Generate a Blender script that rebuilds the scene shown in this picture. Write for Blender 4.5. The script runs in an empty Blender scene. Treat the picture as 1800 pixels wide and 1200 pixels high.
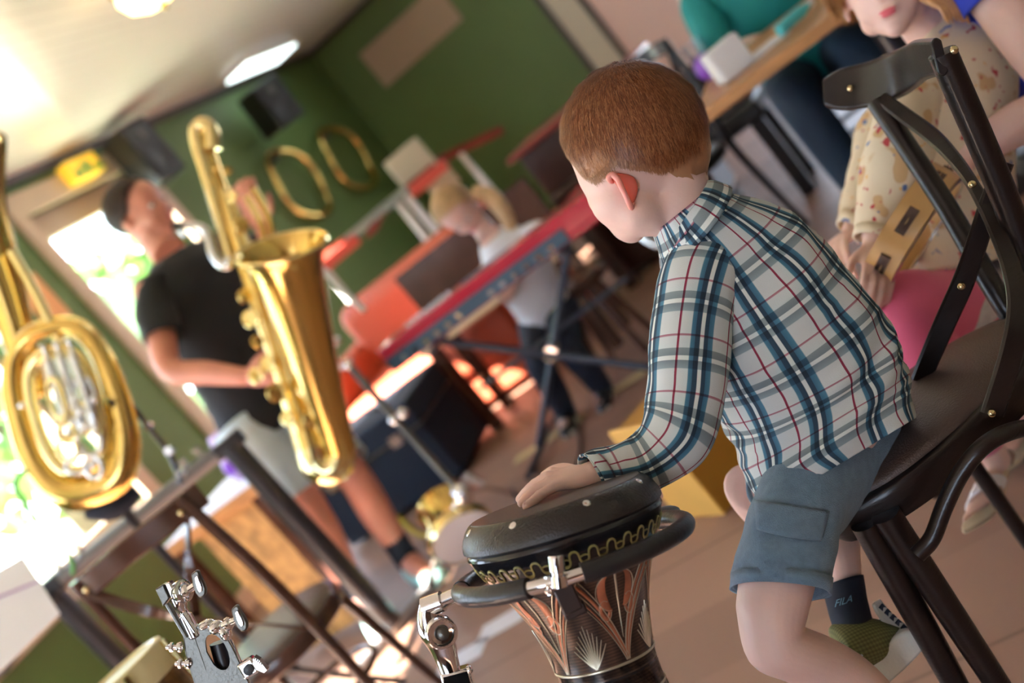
import bpy, bmesh, math, random
import numpy as np
from mathutils import Vector, Matrix, noise
random.seed(7)
PI = math.pi
SC = bpy.context.scene
COL = SC.collection

# ------------------------------------------------------------------ camera
FPX = 2000.0; ROLL = math.radians(50); YAW = math.radians(25); PITCH = math.atan(340/2000.0); HC = 1.12
Fh = np.array([-math.sin(YAW), math.cos(YAW), 0.0]); R0 = np.array([math.cos(YAW), math.sin(YAW), 0.0]); ZZ = np.array([0, 0, 1.0])
FW = Fh*math.cos(PITCH) - ZZ*math.sin(PITCH); U0 = ZZ*math.cos(PITCH) + Fh*math.sin(PITCH)
CAM = np.array([0, 0, HC])
IX = R0*math.sin(ROLL) - U0*math.cos(ROLL)      # photograph's x direction in the room
IY = -R0*math.cos(ROLL) - U0*math.sin(ROLL)     # photograph's y direction in the room
cd = bpy.data.cameras.new('camera'); cam = bpy.data.objects.new('camera', cd); COL.objects.link(cam)
cam.matrix_world = Matrix(((IX[0], -IY[0], -FW[0], 0), (IX[1], -IY[1], -FW[1], 0), (IX[2], -IY[2], -FW[2], HC), (0, 0, 0, 1)))
cd.sensor_width = 36; cd.lens = FPX/1800*36; cd.clip_start = 0.05; cd.clip_end = 200
cd.dof.use_dof = True; cd.dof.focus_distance = 1.335; cd.dof.aperture_fstop = 2.7; cd.dof.aperture_blades = 0
SC.camera = cam
SC.view_settings.view_transform = 'Standard'; SC.view_settings.look = 'None'
SC.view_settings.exposure = 0.32; SC.view_settings.gamma = 1.0; SC.view_settings.use_curve_mapping = False

def ray(x, y): return FW + IX*(x-900)/FPX + IY*(y-600)/FPX
def P(x, y, d): return CAM + ray(x, y)*d
def G(x, y, h=0.0):
    r = ray(x, y); return CAM + r*((h-HC)/r[2])
def WX(x, y, X=-4.0):
    r = ray(x, y); return CAM + r*(X/r[0])
def WY(x, y, Y=9.2):
    r = ray(x, y); return CAM + r*(Y/r[1])

# ------------------------------------------------------------------ daylight
w = bpy.data.worlds.new('world'); SC.world = w; w.use_nodes = True
nt = w.node_tree; bg = nt.nodes['Background']
tc = nt.nodes.new('ShaderNodeTexCoord'); sx = nt.nodes.new('ShaderNodeSeparateXYZ'); rp = nt.nodes.new('ShaderNodeValToRGB')
nt.links.new(tc.outputs['Generated'], sx.inputs[0]); nt.links.new(sx.outputs['Z'], rp.inputs[0]); nt.links.new(rp.outputs[0], bg.inputs[0])
rp.color_ramp.elements[0].position = 0.0; rp.color_ramp.elements[0].color = (0.78, 0.88, 1.0, 1)
rp.color_ramp.elements[1].position = 0.6; rp.color_ramp.elements[1].color = (0.50, 0.68, 1.0, 1)
bg.inputs[1].default_value = 8.2
sd = bpy.data.lights.new('sun', 'SUN'); sun = bpy.data.objects.new('sun', sd); COL.objects.link(sun)
sd.energy = 70.0; sd.color = (1.0, 0.88, 0.74); sd.angle = math.radians(0.6)
SUNDIR = Vector((0.56, 0.42, -0.60)).normalized()
sun.rotation_euler = SUNDIR.to_track_quat('-Z', 'Y').to_euler()

# ------------------------------------------------------------------ materials
def mat(name, col, rough=0.5, metal=0.0, bump=0.0, bscale=40.0, var=0.0, vscale=6.0, emit=None, est=0.0, coat=0.0, sss=0.0, sheen=0.0, aniso=None, trans=0.0, spec=None):
    m = bpy.data.materials.new(name); m.use_nodes = True
    n = m.node_tree.nodes; l = m.node_tree.links; b = n['Principled BSDF']
    b.inputs['Base Color'].default_value = (*col, 1); b.inputs['Roughness'].default_value = rough; b.inputs['Metallic'].default_value = metal
    if spec is not None: b.inputs['Specular IOR Level'].default_value = spec
    if coat: b.inputs['Coat Weight'].default_value = coat; b.inputs['Coat Roughness'].default_value = 0.08
    if sss: b.inputs['Subsurface Weight'].default_value = sss; b.inputs['Subsurface Radius'].default_value = (0.9, 0.35, 0.2); b.inputs['Subsurface Scale'].default_value = 0.01
    if sheen: b.inputs['Sheen Weight'].default_value = sheen
    if trans: b.inputs['Transmission Weight'].default_value = trans
    if emit: b.inputs['Emission Color'].default_value = (*emit, 1); b.inputs['Emission Strength'].default_value = est
    t = n.new('ShaderNodeTexCoord'); src = t.outputs['Object']
    if aniso:
        mp = n.new('ShaderNodeMapping'); mp.inputs['Scale'].default_value = aniso; l.new(src, mp.inputs[0]); src = mp.outputs[0]
    if var:
        nz = n.new('ShaderNodeTexNoise'); nz.inputs['Scale'].default_value = vscale; nz.inputs['Detail'].default_value = 4; l.new(src, nz.inputs[0])
        r = n.new('ShaderNodeValToRGB'); r.color_ramp.elements[0].position = 0.3; r.color_ramp.elements[1].position = 0.7
        r.color_ramp.elements[0].color = tuple(max(0, c*(1-var)) for c in col)+(1,); r.color_ramp.elements[1].color = tuple(min(1, c*(1+var)) for c in col)+(1,)
        l.new(nz.outputs[0], r.inputs[0]); l.new(r.outputs[0], b.inputs['Base Color'])
    if bump:
        nz = n.new('ShaderNodeTexNoise'); nz.inputs['Scale'].default_value = bscale; nz.inputs['Detail'].default_value = 3; l.new(src, nz.inputs[0])
        bm = n.new('ShaderNodeBump'); bm.inputs['Strength'].default_value = bump; bm.inputs['Distance'].default_value = 0.002; l.new(nz.outputs[0], bm.inputs['Height']); l.new(bm.outputs[0], b.inputs['Normal'])
    return m

def ramp(n, stops, interp='CONSTANT'):
    r = n.new('ShaderNodeValToRGB'); cr = r.color_ramp; cr.interpolation = interp
    cr.elements[0].position = stops[0][0]; cr.elements[0].color = (*stops[0][1], 1)
    cr.elements[1].position = stops[1][0]; cr.elements[1].color = (*stops[1][1], 1)
    for p, c in stops[2:]:
        e = cr.elements.new(p); e.color = (*c, 1)
    return r

def grid_mat(name, base, stopsx, stopsy, px, py, rough, interp='LINEAR', src='UV', bump=0.0, bscale=600, mixmul=True, wob=0.0, metal=0.0):
    """two crossed sets of stripes multiplied on a base: woven cloth, planks, tiles"""
    m = bpy.data.materials.new(name); m.use_nodes = True
    n = m.node_tree.nodes; l = m.node_tree.links; b = n['Principled BSDF']; b.inputs['Roughness'].default_value = rough; b.inputs['Metallic'].default_value = metal
    t = n.new('ShaderNodeTexCoord'); s = n.new('ShaderNodeSeparateXYZ'); l.new(t.outputs[src], s.inputs[0])
    outs = []
    for ax, per, st in (('X', px, stopsx), ('Y', py, stopsy)):
        if not st: continue
        dv = n.new('ShaderNodeMath'); dv.operation = 'DIVIDE'; dv.inputs[1].default_value = per; l.new(s.outputs[ax], dv.inputs[0])
        src_ = dv.outputs[0]
        if wob:
            nz = n.new('ShaderNodeTexNoise'); nz.inputs['Scale'].default_value = 9; l.new(t.outputs[src], nz.inputs[0])
            ad = n.new('ShaderNodeMath'); ad.operation = 'MULTIPLY_ADD'; ad.inputs[1].default_value = wob; l.new(nz.outputs[0], ad.inputs[0]); l.new(src_, ad.inputs[2]); src_ = ad.outputs[0]
        fr = n.new('ShaderNodeMath'); fr.operation = 'FRACT'; l.new(src_, fr.inputs[0])
        r = ramp(n, st, interp); l.new(fr.outputs[0], r.inputs[0]); outs.append(r.outputs[0])
    cur = None
    for o in outs:
        mx = n.new('ShaderNodeMix'); mx.data_type = 'RGBA'; mx.blend_type = 'MULTIPLY'; mx.inputs['Factor'].default_value = 1
        if cur is None: mx.inputs['A'].default_value = (*base, 1)
        else: l.new(cur, mx.inputs['A'])
        l.new(o, mx.inputs['B']); cur = mx.outputs['Result']
    l.new(cur, b.inputs['Base Color'])
    if bump:
        nz = n.new('ShaderNodeTexNoise'); nz.inputs['Scale'].default_value = bscale; l.new(t.outputs[src], nz.inputs[0])
        bm = n.new('ShaderNodeBump'); bm.inputs['Strength'].default_value = bump; bm.inputs['Distance'].default_value = 0.001; l.new(nz.outputs[0], bm.inputs['Height']); l.new(bm.outputs[0], b.inputs['Normal'])
    return m

# ------------------------------------------------------------------ scene helpers
def nv(a): a = np.asarray(a, float); return a/np.linalg.norm(a)
def thing(name, label, cat, loc=(0, 0, 0), group=None):
    o = bpy.data.objects.new(name, None); COL.objects.link(o); o.location = Vector(tuple(loc)); o.empty_display_size = 0.05
    o['label'] = label; o['category'] = cat
    if group: o['group'] = group
    return o
def tag(o, label, cat, group=None):
    o['label'] = label; o['category'] = cat
    if group: o['group'] = group
    return o
def struct(o): o['kind'] = 'structure'; return o
def origin_of(o):
    v = Vector((0, 0, 0))
    while o is not None: v = v + Vector(o.location); o = o.parent
    return v

def catmull(pts, sub):
    pts = np.array(pts, float); n = len(pts)
    if n < 3 or sub <= 1: return pts
    out = []
    for i in range(n-1):
        p0 = pts[i-1] if i > 0 else 2*pts[0]-pts[1]; p1 = pts[i]; p2 = pts[i+1]; p3 = pts[i+2] if i+2 < n else 2*pts[-1]-pts[-2]
        for k in range(sub):
            t = k/sub
            out.append(0.5*((2*p1)+(-p0+p2)*t+(2*p0-5*p1+4*p2-p3)*t*t+(-p0+3*p1-3*p2+p3)*t**3))
    out.append(pts[-1]); return np.array(out)

class MB:
    def __init__(s): s.v = []; s.f = []; s.uv = []
    def add(s, vs, fs, uvs=None):
        b = len(s.v); s.v.extend([tuple(map(float, p)) for p in vs])
        for i, q in enumerate(fs):
            s.f.append(tuple(b+k for k in q)); s.uv.append(uvs[i] if uvs else None)
        return s
    def box(s, c, size, ax=None, taper=1.0):
        c = np.asarray(c, float); ax = np.eye(3) if ax is None else np.array([nv(a) for a in ax]); h = np.array(size, float)/2
        vs = []
        for z in (-1, 1):
            k = taper if z > 0 else 1
            for x, y in ((-1, -1), (1, -1), (1, 1), (-1, 1)):
                vs.append(c+ax[0]*x*h[0]*k+ax[1]*y*h[1]*k+ax[2]*z*h[2])
        fs = [(0, 3, 2, 1), (4, 5, 6, 7), (0, 1, 5, 4), (1, 2, 6, 5), (2, 3, 7, 6), (3, 0, 4, 7)]
        return s.add(vs, fs)
    def bx(s, lo, hi):
        lo = np.array(lo, float); hi = np.array(hi, float); return s.box((lo+hi)/2, hi-lo)
    def bar(s, a, b, w, h, up=(0, 0, 1)):
        a = np.asarray(a, float); b = np.asarray(b, float); z = nv(b-a); x = np.cross(up, z)
        if np.linalg.norm(x) < 1e-4: x = np.cross((1, 0, 0), z)
        x = nv(x); y = np.cross(z, x); return s.box((a+b)/2, (w, h, np.linalg.norm(b-a)), (x, y, z))
    def tube(s, pts, r, seg=12, sub=1, closed=False, cap=True, flat=1.0, up=None):
        pts = np.array(pts, float)
        rr = np.full(len(pts), r, float) if np.isscalar(r) else np.array(r, float)
        if sub > 1:
            if closed:
                q = np.vstack([pts[-1:], pts, pts[:2]]); a = catmull(np.hstack([q, np.append(np.append(rr[-1:], rr), rr[:2])[:, None]]), sub); a = a[sub:-sub-1]
                if np.linalg.norm(a[0][:3]-a[-1][:3]) < 1e-7: a = a[:-1]
            else: a = catmull(np.hstack([pts, rr[:, None]]), sub)
            pts = a[:, :3]; rr = a[:, 3]
        n = len(pts); vs = []; N = None
        for i in range(n):
            if closed: t = pts[(i+1) % n]-pts[i-1]
            else: t = pts[min(i+1, n-1)]-pts[max(i-1, 0)]
            t = nv(t)
            if up is not None: N = nv(np.cross(up, t)) if np.linalg.norm(np.cross(up, t)) > 1e-3 else N
            elif N is None:
                N = np.cross(t, (0, 0, 1)); N = nv(N) if np.linalg.norm(N) > 1e-3 else np.array([1., 0, 0])
            if up is None: N = nv(N-t*np.dot(N, t))
            B = np.cross(t, N)
            for k in range(seg):
                a = 2*PI*k/seg; vs.append(pts[i]+(N*math.cos(a)+B*math.sin(a)*flat)*rr[i])
        fs = []
        for i in range(n if closed else n-1):
            j = (i+1) % n
            for k in range(seg):
                k2 = (k+1) % seg; fs.append((i*seg+k, i*seg+k2, j*seg+k2, j*seg+k))
        if cap and not closed: fs += [tuple(range(seg))[::-1], tuple((n-1)*seg+k for k in range(seg))]
        return s.add(vs, fs)
    def lathe(s, prof, o, ax, seg=48, ref=None, closed=False):
        """prof: (distance along axis, radius)"""
        o = np.asarray(o, float); z = nv(ax); x = np.cross(z, (0, 0, 1) if ref is None else ref)
        x = nv(x) if np.linalg.norm(x) > 1e-3 else np.array([1., 0, 0]); y = np.cross(z, x)
        vs = []; fs = []
        for h, r in prof:
            for k in range(seg):
                a = 2*PI*k/seg; vs.append(o+z*h+(x*math.cos(a)+y*math.sin(a))*max(r, 1e-5))
        n = len(prof)
        for i in range(n if closed else n-1):
            for k in range(seg):
                k2 = (k+1) % seg; j = (i+1) % n; fs.append((i*seg+k, i*seg+k2, j*seg+k2, j*seg+k))
        if not closed: fs += [tuple(range(seg))[::-1], tuple((n-1)*seg+k for k in range(seg))]
        return s.add(vs, fs)
    def ell(s, c, r, ax=None, seg=20, rings=12):
        c = np.asarray(c, float); ax = np.eye(3) if ax is None else np.array([nv(a) for a in ax]); r = np.array([r]*3 if np.isscalar(r) else r, float)
        vs = []; fs = []
        for i in range(rings+1):
            th = PI*i/rings
            for k in range(seg):
                a = 2*PI*k/seg; q = (math.sin(th)*math.cos(a), math.sin(th)*math.sin(a), math.cos(th))
                vs.append(c+ax[0]*q[0]*r[0]+ax[1]*q[1]*r[1]+ax[2]*q[2]*r[2])
        for i in range(rings):
            for k in range(seg):
                k2 = (k+1) % seg; fs.append((i*seg+k, (i+1)*seg+k, (i+1)*seg+k2, i*seg+k2))
        return s.add(vs, fs)
    def prism(s, pts, ext):
        """closed outline of 3D points pushed along the vector ext"""
        n = len(pts); pts = [np.asarray(p, float) for p in pts]; vs = pts+[p+np.asarray(ext, float) for p in pts]
        fs = [tuple(range(n))[::-1], tuple(range(n, 2*n))]+[(i, (i+1) % n, n+(i+1) % n, n+i) for i in range(n)]
        return s.add(vs, fs)
    def strap(s, pts, wdir, wid, th, sub=8):
        """flat bent strap: pts path, wdir width direction (one or per point), wid width, th thickness"""
        n = len(pts); wd = np.array(wdir, float); wd = np.tile(wd, (n, 1)) if wd.ndim == 1 else wd
        ww = np.full(n, wid, float) if np.isscalar(wid) else np.array(wid, float)
        a = catmull(np.hstack([np.array(pts, float), wd, ww[:, None]]), sub); vs = []; m = len(a)
        for i in range(m):
            t = nv(a[min(i+1, m-1)][:3]-a[max(i-1, 0)][:3]); x = a[i][3:6]; x = nv(x-t*np.dot(x, t)); y = np.cross(t, x); c = a[i][:3]; h = a[i][6]/2
            q = th*0.35
            for p, r in ((-h, -th/2+q), (-h+q, -th/2), (h-q, -th/2), (h, -th/2+q), (h, th/2-q), (h-q, th/2), (-h+q, th/2), (-h, th/2-q)): vs.append(c+x*p+y*r)
        fs = [(i*8+k, i*8+(k+1) % 8, (i+1)*8+(k+1) % 8, (i+1)*8+k) for i in range(m-1) for k in range(8)]
        fs += [tuple(range(8))[::-1], tuple((m-1)*8+k for k in range(8))]
        return s.add(vs, fs)
    def loft(s, rings, seg=32, sub=5, sq=2.0, cap=True, wr=None, useg=None):
        """rings: centre(3), side vector(3), depth vector(3) -> 9 numbers each"""
        a = catmull(np.array(rings, float), sub); m = len(a); vs = []; L = 0; vv = []
        R = np.mean([np.linalg.norm(q[3:6])+np.linalg.norm(q[6:9]) for q in a])/2
        for i in range(m):
            if i: L += np.linalg.norm(a[i][:3]-a[i-1][:3])
            vv.append(L)
            for k in range(seg):
                t = 2*PI*k/seg; c, q = math.cos(t), math.sin(t)
                c = math.copysign(abs(c)**(2/sq), c); q = math.copysign(abs(q)**(2/sq), q)
                d = a[i][3:6]*c+a[i][6:9]*q
                if wr: d = d+nv(d)*wr(t, i/(m-1), L, R)
                vs.append(a[i][:3]+d)
        fs = []; uvs = []
        for i in range(m-1):
            for k in range(seg):
                k2 = (k+1) % seg; fs.append((i*seg+k, i*seg+k2, (i+1)*seg+k2, (i+1)*seg+k)); u0 = 2*PI*R*k/seg; u1 = 2*PI*R*(k+1)/seg
                uvs.append(((u0, vv[i]), (u1, vv[i]), (u1, vv[i+1]), (u0, vv[i+1])))
        if cap:
            fs += [tuple(range(seg))[::-1], tuple((m-1)*seg+k for k in range(seg))]; uvs += [None, None]
        return s.add(vs, fs, uvs)
    def build(s, name, m, parent=None, smooth=True, bevel=0.0, subsurf=0, solid=0.0, ang=40, mats=None):
        me = bpy.data.meshes.new(name); o0 = origin_of(parent) if parent else Vector((0, 0, 0))
        me.from_pydata([(p[0]-o0.x, p[1]-o0.y, p[2]-o0.z) for p in s.v], [], s.f)
        if any(u is not None for u in s.uv):
            uvl = me.uv_layers.new(name='UVMap'); d = np.zeros((len(me.loops), 2), np.float32); i = 0
            for q, u in zip(s.f, s.uv):
                if u is not None: d[i:i+len(q)] = u
                i += len(q)
            uvl.data.foreach_set('uv', d.ravel())
        me.validate(); bm = bmesh.new(); bm.from_mesh(me); bmesh.ops.recalc_face_normals(bm, faces=bm.faces)
        if smooth:
            for f in bm.faces: f.smooth = True
            for e in bm.edges:
                if len(e.link_faces) == 2 and e.calc_face_angle(0) > math.radians(ang): e.smooth = False
        bm.to_mesh(me); bm.free()
        o = bpy.data.objects.new(name, me); COL.objects.link(o)
        if m is not None: me.materials.append(m)
        if parent is not None: o.parent = parent
        if solid: k = o.modifiers.new('solid', 'SOLIDIFY'); k.thickness = solid; k.offset = 0
        if bevel: k = o.modifiers.new('bevel', 'BEVEL'); k.width = bevel; k.segments = 2; k.limit_method = 'ANGLE'; k.angle_limit = math.radians(35)
        if subsurf: k = o.modifiers.new('sub', 'SUBSURF'); k.levels = subsurf; k.render_levels = subsurf
        return o

def RG(x, y, d, w, t, n=None):
    """ring tuple: photo position, distance, half width in photo pixels, half thickness in metres, optional side direction"""
    return (x, y, d, w, t, n)
def rings3(rs):
    out = []; n = len(rs)
    for i, (x, y, d, w_, t, nn) in enumerate(rs):
        c = P(x, y, d)
        if nn is None:
            a = rs[max(i-1, 0)]; b = rs[min(i+1, n-1)]; tx, ty = b[0]-a[0], b[1]-a[1]; L = math.hypot(tx, ty); nn = (ty/L, -tx/L)
        else: L = math.hypot(*nn); nn = (nn[0]/L, nn[1]/L)
        side = (IX*nn[0]+IY*nn[1])*w_*d/FPX
        a = rs[max(i-1, 0)]; b = rs[min(i+1, n-1)]
        tan = P(*b[:3])-P(*a[:3]); dv = np.cross(nv(side), nv(tan)); dv = nv(dv)*t
        if np.dot(dv, FW) < 0: dv = -dv
        out.append(np.concatenate([c, side, dv]))
    return out

def remeshed(mb, name, m, parent, voxel, smooth_it=4, soft=()):
    """fuse all the overlapping pieces of mb into one continuous skin"""
    o = mb.build('tmp', None)
    k = o.modifiers.new('r', 'REMESH'); k.mode = 'VOXEL'; k.voxel_size = voxel; k.use_smooth_shade = True
    k = o.modifiers.new('s', 'SMOOTH'); k.factor = 0.5; k.iterations = smooth_it
    dg = bpy.context.evaluated_depsgraph_get(); me = bpy.data.meshes.new_from_object(o.evaluated_get(dg))
    me.name = name; old = o.data; bpy.data.objects.remove(o); bpy.data.meshes.remove(old)
    n = len(me.vertices); co = np.empty(n*3, np.float32); me.vertices.foreach_get('co', co); co = co.reshape(-1, 3)
    if soft:
        ne = len(me.edges); ed = np.empty(ne*2, np.int32); me.edges.foreach_get('vertices', ed); ed = ed.reshape(-1, 2); deg = np.bincount(ed.ravel(), minlength=n)[:, None]
        for c_, r_, it in soft:
            w_ = np.clip(1.6-1.6*np.linalg.norm(co-np.array(c_), axis=1)/r_, 0, 1)[:, None]
            for _ in range(it):
                sm = np.zeros((n, 3)); 
                for k_ in range(3): sm[:, k_] = np.bincount(ed[:, 0], co[ed[:, 1], k_], n)+np.bincount(ed[:, 1], co[ed[:, 0], k_], n)
                co = co+(sm/np.maximum(deg, 1)-co)*w_*.8
    if parent is not None: co = co-np.array(origin_of(parent))
    me.vertices.foreach_set('co', co.astype(np.float32).ravel())
    for p in me.polygons: p.use_smooth = True
    me.materials.clear(); me.materials.append(m); me.update()
    r = bpy.data.objects.new(name, me); COL.objects.link(r)
    if parent is not None: r.parent = parent
    return r

def copy_tree(o, parent=None):
    c = o.copy(); COL.objects.link(c)
    if parent is not None: c.parent = parent
    for ch in [x for x in COL.objects if x.parent == o]: copy_tree(ch, c)
    return c
# ------------------------------------------------------------------ palette
M = {}
M['green'] = mat('green_paint', (0.10, 0.175, 0.045), 0.55, bump=0.15, bscale=120, var=0.08, vscale=2)
M['greenR'] = M['green']
M['darktrim'] = mat('dark_trim', (0.035, 0.022, 0.015), 0.4)
M['casing'] = mat('beige_casing', (0.62, 0.50, 0.38), 0.45, var=0.06, vscale=3)
M['cream'] = mat('cream_paint', (0.60, 0.55, 0.42), 0.5)
M['pinkwall'] = mat('pink_plaster', (0.85, 0.60, 0.52), 0.7, bump=0.1)
M['ceil'] = grid_mat('ceiling_boards', (0.88, 0.86, 0.85), [(0, (0.55,)*3), (0.04, (1,)*3), (0.96, (1,)*3), (1, (0.55,)*3)], None, 0.095, 1, 0.20, src='Object')
M['floor'] = grid_mat('floor_boards', (0.30, 0.172, 0.125), [(0, (0.97,)*3), (0.5, (1.0,)*3), (1, (0.95,)*3)], [(0, (0.6,)*3), (0.010, (1.0,)*3), (0.35, (1.0,)*3), (0.36, (0.86,)*3), (0.66, (0.9,)*3), (0.67, (1.12,)*3), (0.988, (1.05,)*3), (1, (0.6,)*3)], 1.3, 0.78, 0.5, src='Object', bump=0.5, bscale=260)
def glass_mat():
    m = bpy.data.materials.new('window_glass'); m.use_nodes = True; n = m.node_tree.nodes; l = m.node_tree.links; n.remove(n['Principled BSDF'])
    t = n.new('ShaderNodeBsdfTransparent'); g = n.new('ShaderNodeBsdfGlossy'); g.inputs['Roughness'].default_value = .02; x = n.new('ShaderNodeMixShader'); x.inputs[0].default_value = .06
    l.new(t.outputs[0], x.inputs[1]); l.new(g.outputs[0], x.inputs[2]); l.new(x.outputs[0], n['Material Output'].inputs[0]); return m
M['glass'] = glass_mat()
M['black'] = mat('black_plastic', (0.012, 0.012, 0.014), 0.35)
M['blackmetal'] = mat('black_powdercoat', (0.018, 0.020, 0.026), 0.3, bump=0.2, bscale=300, coat=0.4)
M['rubber'] = mat('black_rubber_foam', (0.016, 0.016, 0.018), 0.32, bump=0.3, bscale=160)
M['chrome'] = mat('chrome', (0.80, 0.80, 0.82), 0.07, 1.0)
M['satin'] = mat('satin_steel', (0.15, 0.145, 0.13), 0.36, 1.0, bump=0.25, bscale=260, aniso=(1, 1, 1))
M['brass'] = mat('gold_lacquered_brass', (0.78, 0.54, 0.17), 0.15, 1.0)
M['brass2'] = mat('yellow_brass', (0.90, 0.74, 0.36), 0.12, 1.0)
M['brassdark'] = mat('brass_bore', (0.50, 0.27, 0.04), 0.3, 1.0)
M['silver'] = mat('silvered_metal', (0.78, 0.80, 0.80), 0.25, 1.0)
M['whitetube'] = mat('white_lacquered_tube', (0.75, 0.78, 0.78), 0.3)
M['walnut'] = mat('dark_stained_wood', (0.012, 0.007, 0.006), 0.30, bump=0.25, bscale=60, coat=0.15, spec=0.35, aniso=(1, 1, 5))
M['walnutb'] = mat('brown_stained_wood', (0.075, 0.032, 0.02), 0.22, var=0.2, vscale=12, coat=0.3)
M['leather'] = mat('brown_leather', (0.075, 0.046, 0.036), 0.33, bump=0.5, bscale=420)
M['rivet'] = mat('brass_rivet', (0.75, 0.62, 0.35), 0.22, 1.0)
M['wood'] = mat('oak_wood', (0.50, 0.25, 0.09), 0.4, var=0.22, vscale=9, aniso=(1, 6, 6))
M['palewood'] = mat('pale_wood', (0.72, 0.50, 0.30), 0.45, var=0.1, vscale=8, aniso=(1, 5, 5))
M['osb'] = mat('pressed_board', (0.50, 0.30, 0.11), 0.6, var=0.35, vscale=26)
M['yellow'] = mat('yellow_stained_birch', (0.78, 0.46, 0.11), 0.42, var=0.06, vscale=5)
M['coral'] = mat('coral_upholstery', (0.55, 0.11, 0.05), 0.6, bump=0.3, bscale=300)
M['redwood'] = mat('red_stained_wood', (0.22, 0.03, 0.02), 0.35, var=0.15)
M['skin'] = mat('fair_skin', (0.78, 0.53, 0.46), 0.48, bump=0.12, bscale=260, var=0.05, vscale=14, sss=0.12)
M['skinr'] = mat('flushed_skin', (0.70, 0.30, 0.22), 0.45, var=0.10, vscale=9, sss=0.1)
M['ear'] = mat('flushed_ear_skin', (0.80, 0.17, 0.12), 0.45, sss=0.25)
M['denim'] = mat('grey_blue_linen', (0.145, 0.23, 0.31), 0.8, bump=0.8, bscale=700, var=0.13, vscale=90, sheen=0.2)
M['paledenim'] = mat('pale_denim', (0.60, 0.74, 0.84), 0.8, var=0.12, vscale=8)
M['navycloth'] = mat('navy_cloth', (0.012, 0.02, 0.04), 0.8)
M['blackcloth'] = mat('black_jersey', (0.008, 0.010, 0.014), 0.8, sheen=0.1)
M['whitecloth'] = mat('white_cotton', (0.80, 0.83, 0.88), 0.8, bump=0.2, bscale=80)
M['pink'] = mat('pink_jersey', (0.80, 0.13, 0.27), 0.65, bump=0.2, bscale=60, sheen=0.2)
M['teal'] = mat('teal_cloth', (0.01, 0.30, 0.30), 0.7)
M['bluecloth'] = mat('blue_cloth', (0.02, 0.14, 0.42), 0.7)
M['darkblue'] = mat('dark_blue_cloth', (0.012, 0.035, 0.07), 0.75)
M['beigecloth'] = mat('beige_cloth', (0.45, 0.35, 0.24), 0.8)
M['paper'] = mat('white_paper', (0.88, 0.89, 0.97), 0.6)
M['lilac'] = mat('lilac_plastic', (0.45, 0.30, 0.55), 0.4)
M['purple'] = mat('purple_plastic', (0.22, 0.06, 0.55), 0.35)
M['drumskin'] = mat('cream_drum_head', (0.75, 0.72, 0.55), 0.45)
M['kbred'] = mat('red_lacquer', (0.55, 0.012, 0.055), 0.25, coat=0.5)
M['keys'] = mat('ivory_keys', (0.75, 0.72, 0.68), 0.3)
M['kbfront'] = mat('blue_grey_panel', (0.045, 0.11, 0.19), 0.3)
def hair_mat(name, dark, midc, light, short):
    m = bpy.data.materials.new(name); m.use_nodes = True; n = m.node_tree.nodes; l = m.node_tree.links; b = n['Principled BSDF']; b.inputs['Roughness'].default_value = .38
    t = n.new('ShaderNodeTexCoord'); s = n.new('ShaderNodeSeparateXYZ'); l.new(t.outputs['UV'], s.inputs[0])
    r = ramp(n, [(0, dark), (.55, midc), (1, light)], 'LINEAR'); l.new(s.outputs['X'], r.inputs[0])
    k = ramp(n, [(0.0, (.75,)*3), (.75, (0,)*3)], 'LINEAR'); l.new(s.outputs['Y'], k.inputs[0])
    cap = n.new('ShaderNodeMath'); cap.operation = 'GREATER_THAN'; cap.inputs[1].default_value = 1e-5; l.new(s.outputs['X'], cap.inputs[0])
    mu = n.new('ShaderNodeMath'); mu.operation = 'MULTIPLY'; l.new(k.outputs[0], mu.inputs[0]); l.new(cap.outputs[0], mu.inputs[1])
    x = n.new('ShaderNodeMix'); x.data_type = 'RGBA'; l.new(mu.outputs[0], x.inputs['Factor']); l.new(r.outputs[0], x.inputs['A']); x.inputs['B'].default_value = (*short, 1)
    l.new(x.outputs['Result'], b.inputs['Base Color']); return m
M['hair'] = hair_mat('ginger_hair', (.11, .032, .010), (.27, .085, .028), (.50, .22, .09), (.50, .27, .14))
M['nail'] = mat('fingernail', (0.85, 0.55, 0.50), 0.2, coat=.4)
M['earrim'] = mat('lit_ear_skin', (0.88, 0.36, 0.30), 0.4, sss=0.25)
M['lightblue'] = mat('light_blue_knit', (0.25, 0.50, 0.68), 0.7)
M['hairdark'] = mat('dark_brown_hair', (0.035, 0.016, 0.012), 0.5)
M['hairblond'] = mat('blond_hair', (0.62, 0.42, 0.22), 0.5, var=0.2, vscale=30)
M['hairginger'] = mat('strawberry_blond_hair', (0.62, 0.33, 0.13), 0.45, var=0.25, vscale=40)
M['eye'] = mat('eye_white', (0.75, 0.75, 0.75), 0.15); M['iris'] = mat('dark_iris', (0.03, 0.02, 0.015), 0.1)
M['lip'] = mat('pink_lips', (0.75, 0.16, 0.20), 0.35)
M['leaf'] = mat('leaves', (0.26, 0.46, 0.12), 0.6, var=0.4, vscale=3)
M['bark'] = mat('bark', (0.12, 0.08, 0.05), 0.8)
M['lawn'] = mat('lawn', (0.42, 0.50, 0.33), 0.8, var=0.2, vscale=1)
M['patio'] = mat('pale_paving', (0.75, 0.72, 0.68), 0.8)
M['olive'] = grid_mat('olive_knit', (0.17, 0.185, 0.07), [(0, (0.6,)*3), (0.5, (1.15,)*3), (1, (0.6,)*3)], [(0, (0.7,)*3), (0.5, (1.1,)*3), (1, (0.7,)*3)], 0.004, 0.004, 0.8, src='UV')
M['rubberwhite'] = mat('white_rubber_sole', (0.66, 0.67, 0.62), 0.5, bump=0.3, bscale=250)
M['poster'] = mat('kraft_board', (0.42, 0.32, 0.22), 0.7)
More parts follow.
